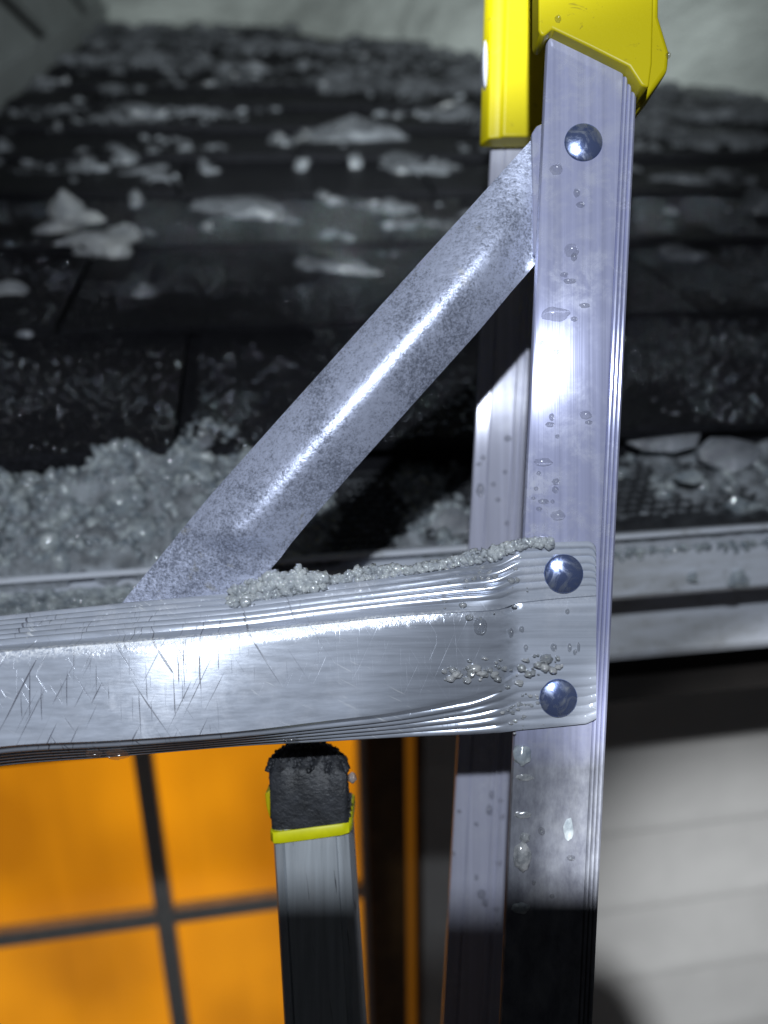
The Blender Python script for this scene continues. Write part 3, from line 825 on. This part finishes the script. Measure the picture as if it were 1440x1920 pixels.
# ice stuck to the gutter front
P, Rr = [], []
for _ in range(3800):
    x = random.uniform(-0.22, 0.02) if random.random() < 0.9 else random.uniform(0.2, 0.5)
    z = -0.1858 - abs(random.gauss(0, 0.012 if x < 0.1 else 0.0025))
    P.append((x, 0.4305 - random.uniform(0, 0.002), wz(z+gz(x)))); Rr.append(random.uniform(0.0008, 0.003))
o = grains('lip_ice', P, Rr, M_ice_grain, None, ICO[1], 0.2, 0, squash=(1, 0.6, 1)); tag(o, 'crust of ice grains stuck on the white gutter front', 'ice grains', None, 'stuff')
for (u, v, w, h, lab) in ((1385, 1092, 40, 34, 'melting ice bead hanging from the gutter front right of the ladder'), (1298, 1083, 22, 22, 'small ice bead frozen to the gutter front')):
    p = gut_at(u, v, .428); k = .47/FPX
    o = ice_chunk('ice_bead', p, w*k*0.55, 0.006, h*k*0.6, 0, int(u), 0, M_ice_grain); tag(o, lab, 'ice', 'ice beads on the gutter front')
V = []
for i in range(9):
    a = i/8; wv = 0.007*math.sin(math.pi*a)
    V += [(a*0.024, -wv, 0.002*math.sin(a*9)), (a*0.024, 0, 0.0035), (a*0.024, wv, 0.001*math.cos(a*7))]
Fc = [(3*i+j, 3*i+3+j, 3*i+4+j, 3*i+1+j) for i in range(8) for j in range(2)]
o = mesh_np('dead_leaf', V, Fc, M_leaf, None, 60); o.matrix_world = Matrix.Translation(gut_at(1428, 1018, .447)) @ Matrix.Rotation(0.5, 4, 'Z') @ Matrix.Rotation(0.5, 4, 'X')
sm = o.modifiers.new('thickness', 'SOLIDIFY'); sm.thickness = 0.0006
tag(o, 'yellow brown dead leaf scrap on the gutter rim at right', 'leaf')

# ------------------------------------------------------------------ ladder (frame leans with the rails: x across, y up the rail, -z into depth)
FOOT = Vector((-0.09, -2.965, -0.29))
ladder = empty('ladder', MC @ Matrix.Translation(FOOT))
tag(ladder, 'wet aluminium ladder with yellow hinge caps and a galvanised diagonal brace', 'ladder')
def lp(x, y, d): return (x - FOOT.x, y - FOOT.y, -d - FOOT.z)
def P3(u, v, d): return lp((u-720)/FPX*d, (960-v)/FPX*d, d)
def px(u, d): return (u-720)/FPX*d
# front upright: face, ridged right corner, short flanges
def rail_profile(w, ridges):
    """(x, depth) outline, x from the left edge, depth from the front face"""
    o = [(0.0, 0.0034), (0.0, 0.0016), (0.0005, 0.0005), (0.0016, 0.0), (w-0.0012, 0.0), (w-0.0004, 0.0003)]
    x = w; n = 3
    for k in range(n):
        o += [(x+0.0002, 0.0013+0.0005*k), (x+0.0005, 0.0004+0.0006*k), (x+0.0011, 0.0002+0.0006*k), (x+0.0015, 0.0006+0.0006*k)]
        x += 0.0018
    o += [(x+0.0003, 0.0026), (x+0.0004, 0.0058), (x-0.0012, 0.0058), (x-0.0012, 0.0042), (0.0016, 0.0034)]
    return o
def rail(name, prof, x_at, slope, depth, y0, y1, mat, parent):
    S = []
    for y in np.linspace(y0, y1, 12):
        S.append([lp(x_at + slope*y + a, y, depth + b) for a, b in prof])
    return loft(name, S, mat, parent, True, True, 35)
Y_BOT = -2.955
front = rail('upright', rail_profile(0.0296, 3), px(984, .29), 0.0475, 0.290, Y_BOT, 0.30, M_rail, ladder)
bp = [(0.0, 0.0052), (0.0, 0.0016), (0.0006, 0.0008), (0.0068, 0.0), (0.0070, 0.0009), (0.0076, 0.0009), (0.0078, 0.0), (0.0195, 0.0), (0.0200, -0.0012), (0.0214, -0.0012),
      (0.0218, 0.0), (0.0232, 0.0), (0.0236, -0.0012), (0.0250, -0.0012), (0.0254, 0.0), (0.0330, 0.0), (0.037, 0.003), (0.037, 0.010), (0.035, 0.010), (0.035, 0.004), (0.002, 0.004), (0.002, 0.010)]
BD = 0.40
rear = rail('upright', bp, px(883, BD), 0.0554, BD, Y_BOT*0.93, 0.40, M_rail_back, ladder)
# the far-left uprights of the same ladder, beyond the frame
def mirror_rail(src, xm, dz):
    o = bpy.data.objects.new('upright', src.data.copy()); link(o, ladder)
    me = o.data
    for v in me.vertices: v.co.x = 2*(xm - FOOT.x) - v.co.x
    me.flip_normals(); o.location.z = dz; return o
mirror_rail(front, -0.153, 0.046); mirror_rail(rear, -0.153, 0.0)

# rung: ridged tube pressed flat at its riveted end
ST = np.array([  # u, Av, Ad, Bv, Bd, Cv, Cd, Dv, Dd
 [-1641, 1334, .246, 1398, .2205, 1637, .217, 1670, .242], [-360, 1196, .276, 1262, .2505, 1452, .2470, 1486, .272], [0, 1157, .293, 1224, .2610, 1400, .2572, 1434, .282], [220, 1134, .299, 1206, .2684, 1388, .2646, 1416, .286],
 [440, 1113, .303, 1188, .2756, 1372, .2722, 1397, .292], [600, 1090, .303, 1171, .2798, 1353, .2778, 1389, .293], [740, 1072, .300, 1157, .2820, 1335, .2815, 1382, .293],
 [860, 1052, .296, 1149, .2828, 1310, .2832, 1378, .291], [935, 1037, .291, 1144, .2832, 1285, .2836, 1374, .289], [975, 1020, .2885, 1131, .2863, 1264, .2863, 1369, .2885],
 [1050, 1016, .2882, 1123, .2872, 1258, .2872, 1362, .2882], [1118, 1014, .2882, 1118, .2872, 1253, .2872, 1355, .2882]])
def st_at(u):
    i = int(np.clip(np.searchsorted(ST[:, 0], u)-1, 0, len(ST)-2))
    a, b = ST[i], ST[i+1]; t = (u-a[0])/(b[0]-a[0])
    if i == 0 or i >= len(ST)-3: return a*(1-t)+b*t
    p0, p3 = ST[i-1], ST[i+2]; h = b[0]-a[0]
    m0 = (b-p0)/(b[0]-p0[0])*h; m1 = (p3-a)/(p3[0]-a[0])*h
    return (2*t**3-3*t**2+1)*a+(t**3-2*t**2+t)*m0+(-2*t**3+3*t**2)*b+(t**3-t**2)*m1
def section(u):
    s = st_at(u); A, B, C, D = ((s[1], s[2]), (s[3], s[4]), (s[5], s[6]), (s[7], s[8]))
    flat = float(np.clip((u-880)/90, 0, 1))
    cr = max(0.0, u-1100)
    if cr > 0: A = (A[0]+18-math.sqrt(max(0, 18**2-cr**2)), A[1]); D = (D[0]-7*cr/18, D[1])
    pts = []
    def pt(v, d): pts.append(P3(u, v, d))
    d0 = 0.28
    def ridged(p, q, n, s0, s1, amp, m):
        pv, qv = np.array([p[0]/FPX*d0, p[1]]), np.array([q[0]/FPX*d0, q[1]])
        tv = qv-pv; L = np.linalg.norm(tv)+1e-9; nv = np.array([tv[1], -tv[0]])/L
        if nv[1] > 0: nv = -nv
        for i in range(m):
            s_ = i/m; c = pv+tv*s_
            if s0 <= s_ <= s1:
                ph = (s_-s0)/(s1-s0)*n
                f = abs(math.sin(math.pi*ph))**0.7
                c = c + nv*amp*f
            pt(c[0]*FPX/d0, c[1])
    ridged(A, B, 6, 0.0, 0.80, 0.0014*(1-0.45*flat), 60)
    # front face, slightly crowned, with the groove beside the ridges on the pressed end
    nf = 22
    for i in range(nf):
        s_ = i/nf; v = B[0]+(C[0]-B[0])*s_; d = B[1]+(C[1]-B[1])*s_ - 0.0008*(1-flat)*math.sin(math.pi*s_)
        if flat > 0 and i in (0, 1): d += 0.0009*flat
        if flat > 0 and i in (nf-2, nf-1): d += 0.0006*flat
        dm = math.exp(-((u-958)/13)**2)
        d += 0.0018*dm*(math.exp(-(i/2.2)**2) + 0.8*math.exp(-((nf-i)/2.2)**2))
        if i < 2: d += 0.0007*(1-flat)*(1-i/2)
        pt(v, d)
    ridged(C, D, 5, 0.16, 1.0, 0.0010*(1-0.45*flat), 50)
    pt(D[0], D[1])
    bk = max(A[1], D[1]) + (0.0016 - 0.0011*flat)
    bk = max(bk, 0.2892) if flat > 0 else bk
    bk = min(bk, 0.2897) if flat > 0.5 else bk
    pt(D[0]-2, bk); pt((A[0]+D[0])/2, bk); pt(A[0]+2, bk)
    return pts
us = list(np.linspace(-1641, -380, 30)) + list(np.linspace(-360, 860, 70)) + list(np.linspace(866, 985, 36)) + list(np.linspace(1000, 1098, 6)) + [1102, 1106, 1110, 1113, 1115.5, 1117, 1118]
SEC = [section(u) for u in us]
EDGE_V = 60/137.0
M_bar = mat_brushed('scuffed_rung_aluminium', 0, (0.52, 0.56, 0.65), True, 0.35)
rung = loft('rung', SEC, M_bar, ladder, True, True, 45)
def bar_depth(u, v):
    s = st_at(u)
    return float(np.interp(v, [s[1], s[3], s[5], s[7]], [s[2], s[4]-0.0007, s[6]-0.0007, s[8]]))
# left rest of the rung towards the other upright is part of the same loft (u < 0)

# diagonal brace: half-round galvanised strap, flattened at both ends
BR = [  # Lu, Lv, Ru, Rv, depth, bulge
 (205, 1158, 452, 1150, .3065, .0004), (232, 1126, 470, 1112, .3065, .0006), (270, 1080, 494, 1082, .3060, .0014), (318, 1022, 526, 1046, .3052, .0030), (345, 988, 545, 1020, .3047, .0080), (400, 922, 585, 972, .3040, .0092),
 (520, 788, 672, 872, .3030, .0104), (655, 638, 786, 745, .3020, .0108), (790, 488, 900, 618, .3010, .0104), (880, 390, 958, 548, .3005, .0080), (945, 318, 986, 516, .3000, .0040), (1000, 258, 1001, 498, .2990, .0006), (1012, 244, 1012, 486, .2990, .0003)]
S = []
BRa = np.array(BR)
def BB(h, k): return 0.88*h*(0.74*(1-abs(k)**2.0) + 0.26*(math.exp(-(k/0.42)**2)-math.exp(-(1/0.42)**2)))
tt = np.linspace(0, len(BR)-1, 60)
for t_ in tt:
    i = int(min(t_, len(BR)-2)); f = t_-i; f2 = f
    p = BRa[i]*(1-f2)+BRa[i+1]*f2
    row = []
    for j in range(27):
        a = j/26; k = 2*a-1
        b = BB(p[5], k) 
        u = p[0]+(p[2]-p[0])*a; v = p[1]+(p[3]-p[1])*a
        row.append(P3(u, v, p[4]-b))
    for j in range(26, -1, -1):
        a = j/26; k = 2*a-1; b = BB(p[5], k)
        u = p[0]+(p[2]-p[0])*a; v = p[1]+(p[3]-p[1])*a
        row.append(P3(u, v, p[4]-b+0.0014))
    S.append(row)
brace = loft('brace', S, M_galv, ladder, True, True, 40)
# folded end tab of the brace, along the upright's flange
tab = [(997, 250), (1006, 236), (1023, 228), (1014, 486), (1000, 478)]
prism('brace_tab', [P3(u, v, .2965)[:2] for u, v in tab], -0.2965-FOOT.z, -0.3010-FOOT.z, M_rail, ladder, 0.0006)

# rivets
def rivet(u, v, d, r, h):
    prof = [(0.0, h), (0.2, h*0.965), (0.4, h*0.86), (0.6, h*0.69), (0.8, h*0.45), (0.92, h*0.26), (0.98, h*0.12), (1.0, 0.0), (1.0, -0.001)]
    S = []
    c = Vector(P3(u, v, d)); n = 40
    V = [tuple(c + Vector((0, 0, h)))]; Fc = []
    for q, z in prof[1:]:
        for i in range(n):
            a = 2*math.pi*i/n; V.append((c.x+r*q*math.cos(a), c.y+r*q*math.sin(a), c.z+z))
    for i in range(n): Fc.append((0, 1+i, 1+(i+1) % n))
    for k in range(len(prof)-2):
        for i in range(n):
            a = 1+k*n+i; b = 1+k*n+(i+1) % n; Fc.append((a, a+n, b+n, b))
    o = mesh_np('rivet', V, Fc, M_rivet, ladder, 60); fix_normals(o); return o
rivet(1094, 267, .2900, .00725, .0019)
rivet(1057, 1076, .2866, .0073, .0019)
rivet(1047, 1309, .2868, .0071, .0019)

# yellow plastic hinge caps
fc = [(1010, -330), (1010, 56), (1014, 65), (1022, 66), (1036, 53), (1108, 88), (1180, 124), (1203, 160), (1217, 163), (1223, 118), (1233, -330)]
o = prism('hinge_cap', [P3(u, v, .2845)[:2] for u, v in fc], -0.2845-FOOT.z, -0.2975-FOOT.z, M_yellow, ladder, 0.0016)
fc = [(1205, -330), (1268, -330), (1264, 0), (1266, 34), (1291, 98), (1287, 135), (1222, 215), (1205, 200)]
sx_ = .3145/.277
fc = [(1195, -330), (1236, -330), (1234, 34), (1254, 100), (1251, 135), (1200, 204), (1193, 190)]
prism('hinge_lobe', [P3(u, v, .299)[:2] for u, v in fc], -0.2978-FOOT.z, -0.322-FOOT.z, M_yellow, ladder, 0.0018)
pb = [(0.0, 0.0125), (0.0, 0.008), (0.003, 0.0022), (0.0088, 0.0016), (0.0100, 0.0), (0.0365, 0.0), (0.0365, 0.0125)]
S = []
xl = px(905, .385)
for y, q in ((0.36, 0), ((960-255)/FPX*.385, 0)):
    S.append([lp(xl + 0.030*(y-0.186) + a, y, .385 + b) for a, b in pb])
cap2 = loft('hinge_cap', S, M_yellow, ladder, True, True, 30); add_bevel(cap2, 0.0016, 3, 35)
prism('cap_screw', [P3(908+4*math.cos(a), 128+44*math.sin(a), .392)[:2] for a in np.linspace(0, 2*math.pi, 14)[:-1]], -0.388-FOOT.z, -0.398-FOOT.z, M_rail_back, ladder)

# ------------------------------------------------------------------ second pole with rubber foot, below the rung
PFOOT = Vector((0.10, -2.72, -0.215))
pole = empty('ladder_pole', MC @ Matrix.Translation(PFOOT))
tag(pole, 'grey aluminium pole topped with a wet black rubber foot and yellow collar', 'pole')
def q3(x, y, d): return (x-PFOOT.x, y-PFOOT.y, -d-PFOOT.z)
PW = 0.0325
def pole_axis(y):                  # left edge x, depth
    d = .320 + 0.0 if y > -0.10 else .320 + (y+0.10)*0.045
    u_l = 503 + (960 - y*FPX/.32 - 1450)*0.066
    return px(u_l, .32), d
pp = [(0.0, 0.028), (0.0, 0.004), (0.0010, 0.0018), (0.0042, 0.0), (0.0047, 0.0008), (0.0052, 0.0), (PW-0.0062, 0.0), (PW-0.0056, 0.0009), (PW-0.0044, 0.0009), (PW-0.0036, 0.0004), (PW-0.0008, 0.002), (PW, 0.004), (PW, 0.028)]
S = []
for y in np.linspace(-2.70, (960-1530)/FPX*.32, 30):
    x0, d = pole_axis(y)
    S.append([q3(x0+a, y, d+b) for a, b in pp])
loft('pole', S, M_pole, pole, True, True, 35)
# rubber foot
def yv(v): return (960-v)/FPX*.32
secs = [(1552, 1.0, 0.0), (1500, 1.0, 0.0), (1452, 1.0, 0.0), (1446, 0.995, 0.0005), (1440, 0.97, 0.0015), (1431, 0.90, 0.003), (1422, 0.78, 0.0045), (1415, 0.62, 0.0055), (1410, 0.44, 0.006), (1407, 0.22, 0.006)]
S = []
for v, k, b in secs:
    y = yv(v); x0, d = pole_axis(y); row = []
    cx = x0+PW/2; hw = PW/2*k*0.985
    dep = 0.013*k**1.5
    per = []
    n = 20
    for i in range(n+1): per.append((-1+2*i/n, 0))
    for i in range(1, n): per.append((1, i/n))
    for i in range(n+1): per.append((1-2*i/n, 1))
    for i in range(1, n): per.append((-1, 1-i/n))
    for (a, t_) in per:
        r = 0.10 if abs(a) > 0.94 else 0.0
        rough = (0.0018 if b > 0 else 0.00022)
        nn = nz(a*hw*400, y*400, t_*8, 1.0, 3)
        row.append(q3(cx + a*hw*(1-0.0*r) + (rough*nn if abs(a) == 1 else 0), y + rough*1.4*nz(a*hw*600, t_*9, y*300, 1, 8), d - 0.0004 + b*(1-t_*0.6) + dep*t_ + (0.0006 if abs(a) > 0.94 and t_ == 0 else 0) + rough*0.8*nn))
    S.append(row)
foot = loft('rubber_foot', S, M_rubber, pole, True, True, 40)
P, Rr = [], []
for _ in range(900):
    v = random.uniform(1406, 1445); y = yv(v); x0, d = pole_axis(y)
    k = float(np.interp(v, [1407, 1410, 1415, 1422, 1431, 1445], [0.24, .44, .62, .78, .90, 1.0])); b = float(np.interp(v, [1407, 1415, 1431, 1440, 1445], [.006, .0055, .003, .0015, 0]))
    a = random.choice((-1, 1, random.uniform(-1, 1), random.uniform(-1, 1)))
    P.append(q3(x0+PW/2+a*PW/2*k, y, d+b+random.uniform(0, 0.004))); Rr.append(random.uniform(0.0005, 0.0015))
for _ in range(60):
    v = random.uniform(1445, 1550); y = yv(v); x0, d = pole_axis(y); a = random.choice((-1, 1))
    P.append(q3(x0+PW/2+a*(PW/2-0.0003), y, d+0.004)); Rr.append(random.uniform(0.0005, 0.0010))
fr = grains('rubber_fray', P, Rr, M_rubber, foot, ICO[1], 0.45, 0); tag(fr, kind='stuff')
# yellow collar, tilted
S = []
for v, e in ((1569, 0.0005), (1567, 0.0008), (1550, 0.0008), (1548, 0.0005)):
    y = yv(v); x0, d = pole_axis(y); row = []
    for a, b in ((0, 0.030), (0, 0.0035), (0.0015, 0.0005), (0.004, 0.0), (PW/2, 0), (PW-0.004, 0.0), (PW-0.0012, 0.0012), (PW, 0.004), (PW, 0.030)):
        xx = (a-PW/2)
        row.append(q3(x0+PW/2+xx*(1+2*e/PW), y + xx*0.135 + 0.0004*nz(a*700, v), d+b-e-0.0004 if b < 0.02 else d+b+e))
    S.append(row)
M_collar = simple('lime_yellow_plastic', (0.78, 0.76, 0.005), 0.45, 0, 0.08, 200)
loft('collar', S, M_collar, pole, True, True, 40)
prism('collar_tab', [q3(px(u, .32), yv(v), 0)[:2] for u, v in ((493, 1497), (503, 1490), (503, 1545), (496, 1522))], -0.325-PFOOT.z, -0.335-PFOOT.z, M_yellow, pole, 0.0005)

# ------------------------------------------------------------------ ice crust on the rung
P, Rr = [], []
def crust(u, v, dd, r):
    d = bar_depth(u, v) - dd
    P.append(tuple(MC @ Vector((px(u, d), (960-v)/FPX*d, -d)))); Rr.append(r)
for _ in range(3200):             # the heap at the brace foot
    t_ = random.random(); u = 430 + 180*t_**0.8
    s = st_at(u); top = s[1]
    env = 40*math.sin(math.pi*min(1, max(0, (u-425)/200)))**0.6*(0.75+0.5*nz(u*0.04, 3))
    v = top - env*0.9*random.random() + 26*random.random()*(1-t_*0.5)
    v0 = min(max(v, top+3), s[3])
    crust(u, v0, 0, 0); P.pop(); Rr.pop()
    d = bar_depth(u, v0) - random.uniform(0.0, 0.004) - (0.002 if v < top else 0)
    P.append(tuple(MC @ Vector((px(u, d), (960-v)/FPX*d, -d)))); Rr.append(random.choice((0.0004, 0.0005, 0.0007, 0.0009, 0.0012, 0.0019)))
for _ in range(2600):             # the rim along the upper edge
    u = random.uniform(560, 1035); s = st_at(u); top = s[1]
    env = 8 + 7*nz(u*0.03, 0, 0, 1, 2) + 8*math.exp(-((u-905)/60)**2) + 9*math.exp(-((u-690)/60)**2)
    v = top + 7 - random.random()*max(3, env)*1.25
    d = bar_depth(u, max(v, top+1)) - 0.0005 + random.uniform(-0.0015, 0.002)
    P.append(tuple(MC @ Vector((px(u, d), (960-v)/FPX*d, -d)))); Rr.append(random.choice((0.00035, 0.0005, 0.0007, 0.0009, 0.0014)))
o = grains('rung_ice', P, np.array(Rr), M_ice_crust, None, ICO[1], 0.30, 0, 0.5)
tag(o, 'crust of white ice grains along the upper edge of the rung', 'ice grains', None, 'stuff')
P, Rr = [], []
for _ in range(190):              # clear crumbs over the ridges and low on the pressed end
    m = random.random()
    if m < 0.42: u, v, r = random.uniform(820, 990), random.gauss(1082, 26), random.choice((0.0003, 0.0004, 0.0006, 0.0010))
    elif m < 0.74: u, v, r = random.gauss(905, 58), random.gauss(1257, 12), random.choice((0.0004, 0.0006, 0.0008, 0.0011, 0.0016))
    elif m < 0.86: u, v, r = random.gauss(1022, 16), random.gauss(1245, 9), random.choice((0.0004, 0.0006, 0.0010, 0.0016))
    else: u, v, r = random.gauss(975, 22), random.gauss(1330, 26), random.uniform(0.0003, 0.0009)
    if 830 < u < 1110: crust(u, v, 0.0003, r)
o = grains('rung_ice_crumbs', P, Rr, M_ice_clear, None, ICO[2], 0.16, 60, 0.4, (1.15, 1.0, 0.8))
tag(o, 'loose clear ice crumbs on the face of the rung near the rivets', 'ice grains', None, 'stuff')

# ------------------------------------------------------------------ water drops (things resting on the ladder)
def drop(u, v, w, h, d, seed, bulge=0.7):
    Vb, Fb = ICO[3]; r = random.Random(seed)
    k = d/FPX; sx, sy = w*k*0.5, h*k*0.5; sz = min(sx, sy)*bulge*2
    V = []
    for q in Vb:
        q = Vector(q); e = 1+0.22*noise.noise(Vector((q.x*1.3+seed, q.y*1.3, 0)))+0.10*noise.noise(Vector((q.x*3, q.y*3+seed, 0)))
        z = max(-0.05, q.z)
        V.append((q.x*sx*e, q.y*sy*e, z*sz))
    o = mesh_np('water_drop', V, Fb, M_water, None, 0); o.data.shade_smooth()
    o.matrix_world = MC @ Matrix.Translation((px(u, d), (960-v)/FPX*d, -d))
    return o
fr_d = [(1043, 318, 24, 20), (1081, 362, 13, 15), (1088, 384, 15, 12), (1071, 470, 28, 24), (1076, 482, 12, 16), (1058, 515, 14, 10), (1068, 527, 24, 10), (1096, 573, 20, 10), (1076, 598, 13, 9),
        (1017, 645, 14, 12), (1042, 660, 15, 11), (1026, 712, 22, 14), (1034, 782, 10, 14), (1031, 796, 16, 10), (1045, 818, 8, 8), (1098, 778, 22, 16), (1104, 792, 14, 8),
        (1010, 887, 9, 8), (1042, 903, 14, 12), (1041, 918, 12, 13), (1005, 916, 9, 8), (1019, 940, 22, 10), (1011, 954, 12, 9), (1046, 966, 26, 18), (1036, 940, 8, 8), (1000, 934, 8, 6)]
for i, (u, v, w, h) in enumerate(fr_d):
    tag(drop(u, v, w, h, .2899, i), 'clear water drop beaded on the front face of the front upright', 'water drop', 'water drops on the front upright')
o = drop(1040, 590, 54, 26, .2899, 91); tag(o, 'widest water drop, spread across the front upright below the brace end', 'water drop', 'water drops on the front upright')
o = drop(1018, 866, 34, 16, .2899, 92); tag(o, 'long sagging water drop low on the left of the front upright above the rung', 'water drop', 'water drops on the front upright')
bk = [(952, 822, 15, 12), (906, 858, 10, 10), (898, 870, 12, 8), (900, 918, 15, 26), (947, 885, 9, 9), (925, 908, 10, 9), (934, 937, 11, 9), (951, 981, 10, 10)]
for i, (u, v, w, h) in enumerate(bk):
    tag(drop(u, v, w, h, BD-0.0002, 30+i), 'small water drop on the rear upright above the rung', 'water drop', 'water drops on the rear upright')
bk = [(922, 1490, 11, 16), (917, 1518, 12, 20), (940, 1500, 10, 10), (941, 1531, 11, 11), (893, 1545, 9, 8), (935, 1618, 11, 12), (893, 1645, 8, 12), (903, 1676, 16, 18), (909, 1692, 12, 14), (930, 1704, 11, 11), (930, 1732, 9, 8), (861, 1521, 8, 8), (850, 1600, 7, 8)]
for i, (u, v, w, h) in enumerate(bk):
    tag(drop(u, v, w, h, BD-0.0002, 50+i), 'small water drop on the rear upright below the rung', 'water drop', 'water drops on the rear upright')
lo = [(1015, 1558, 13, 14), (1070, 1608, 16, 10), (1035, 1680, 9, 8), (1001, 1655, 7, 9)]
for i, (u, v, w, h) in enumerate(lo):
    tag(drop(u, v, w, h, .2899, 70+i), 'small water drop on the front upright below the rung', 'water drop', 'water drops on the front upright below the rung')
pl = [(1038, 1213, 12, 14), (958, 1186, 10, 18), (978, 1179, 10, 11), (986, 1214, 8, 13), (1064, 1146, 8, 10), (1068, 1214, 8, 16), (1085, 1213, 6, 18), (1078, 1222, 8, 10)]
for i, (u, v, w, h) in enumerate(pl):
    tag(drop(u, v, w, h, bar_depth(u, v), 80+i), 'tiny water drop on the pressed flat end of the rung', 'water drop', 'water drops on the rung end')
tag(drop(900, 1173, 26, 34, bar_depth(900, 1173)-0.0005, 101, 0.6), 'biggest single water drop on the rung face left of the rivets', 'water drop')
for (u, v, w, h, d, sd, lab) in ((1046, 36, 12, 14, .2844, 111, 'tiny clear drop on the front yellow hinge cap near its left edge'), (1253, 104, 9, 12, .2977, 112, 'tiny drop on the corner of the yellow hinge lobe')):
    tag(drop(u, v, w, h, d, sd), lab, 'water drop', 'drops on the yellow caps')
# ice pieces frozen on the lower front upright
def stuck(name, u, v, w, h, d, seed, lab, mat, thick=0.6):
    k = d/FPX; Vb, Fb = ICO[3]; V = []
    for q in Vb:
        q = Vector(q); e = 1+0.25*noise.noise(q*1.7+Vector((seed, 0, 0)))+0.12*noise.noise(q*5+Vector((0, seed, 0)))
        V.append((q.x*w*k*0.5*e, q.y*h*k*0.5*e, max(-0.1, q.z)*min(w, h)*k*0.5*thick*e))
    o = mesh_np(name, V, Fb, mat, None, 50); o.matrix_world = MC @ Matrix.Translation((px(u, d), (960-v)/FPX*d, -d))
    return tag(o, lab, 'ice', 'ice stuck on the lower front upright')
stuck('ice_flake', 978, 1416, 36, 38, .290, 1, 'curled cream ice flake just under the rung end', M_ice_grain)
stuck('ice_flake', 984, 1458, 32, 14, .290, 2, 'thin ice smear below the curled cream flake', M_ice_clear, .4)
stuck('ice_flake', 980, 1528, 34, 14, .290, 3, 'curved ice ridge halfway down the lower upright', M_ice_clear, .5)
stuck('ice_flake', 979, 1606, 32, 56, .290, 4, 'largest clear ice lump on the lower upright', M_ice_clear, .7)
stuck('ice_flake', 984, 1570, 20, 20, .290, 5, 'small clear ice bead on top of the largest lump', M_ice_clear, .8)
stuck('ice_flake', 976, 1702, 36, 22, .290, 6, 'rounded ice flake at the shadow line on the lower upright', M_ice_grain, .5)
stuck('ice_flake', 1066, 1555, 18, 44, .2901, 7, 'pale streak of frozen slush in the middle of the lower upright', M_ice_grain, .25)
stuck('ice_flake', 660, 1458, 16, 20, .325, 8, 'bright ice crumb sticking out beside the rubber foot', M_ice_clear, .9)['group'] = 'ice beside the rubber foot'
for (u, v, w, h, sd, lab) in ((220, 1414, 46, 20, 21, 'wide clear drop hanging under the left part of the rung'), (176, 1413, 34, 14, 22, 'smaller clear drop hanging left of the wide one under the rung'), (545, 1386, 30, 7, 23, 'flat drop under the rung beside the rubber foot')):
    o = drop(u, v, w, h, st_at(u)[6]+0.008, sd, 0.8); tag(o, lab, 'water drop', 'drops hanging under the rung')

# ------------------------------------------------------------------ the phone that takes the picture (behind the lens; it shades the lower part)
ph = empty('smartphone', MC @ Matrix.Translation((0.0, -0.05, 0.010)))
tag(ph, 'black smartphone held up in front of the ladder', 'phone')
def rrect(x0, x1, y0, y1, r):
    o = []
    for cx, cy_, a0 in ((x1-r, y1-r, 0), (x0+r, y1-r, 90), (x0+r, y0+r, 180), (x1-r, y0+r, 270)):
        for k in range(7): a = math.radians(a0+15*k); o.append((cx+r*math.cos(a), cy_+r*math.sin(a)+0.05))
    return o
prism('body', rrect(-0.046, 0.037, -0.13, 0.0365, 0.016), -0.004, 0.004, M_phone, ph)
prism('screen', rrect(-0.043, 0.034, -0.127, 0.0335, 0.014), 0.0041, 0.0046, M_phone, ph)
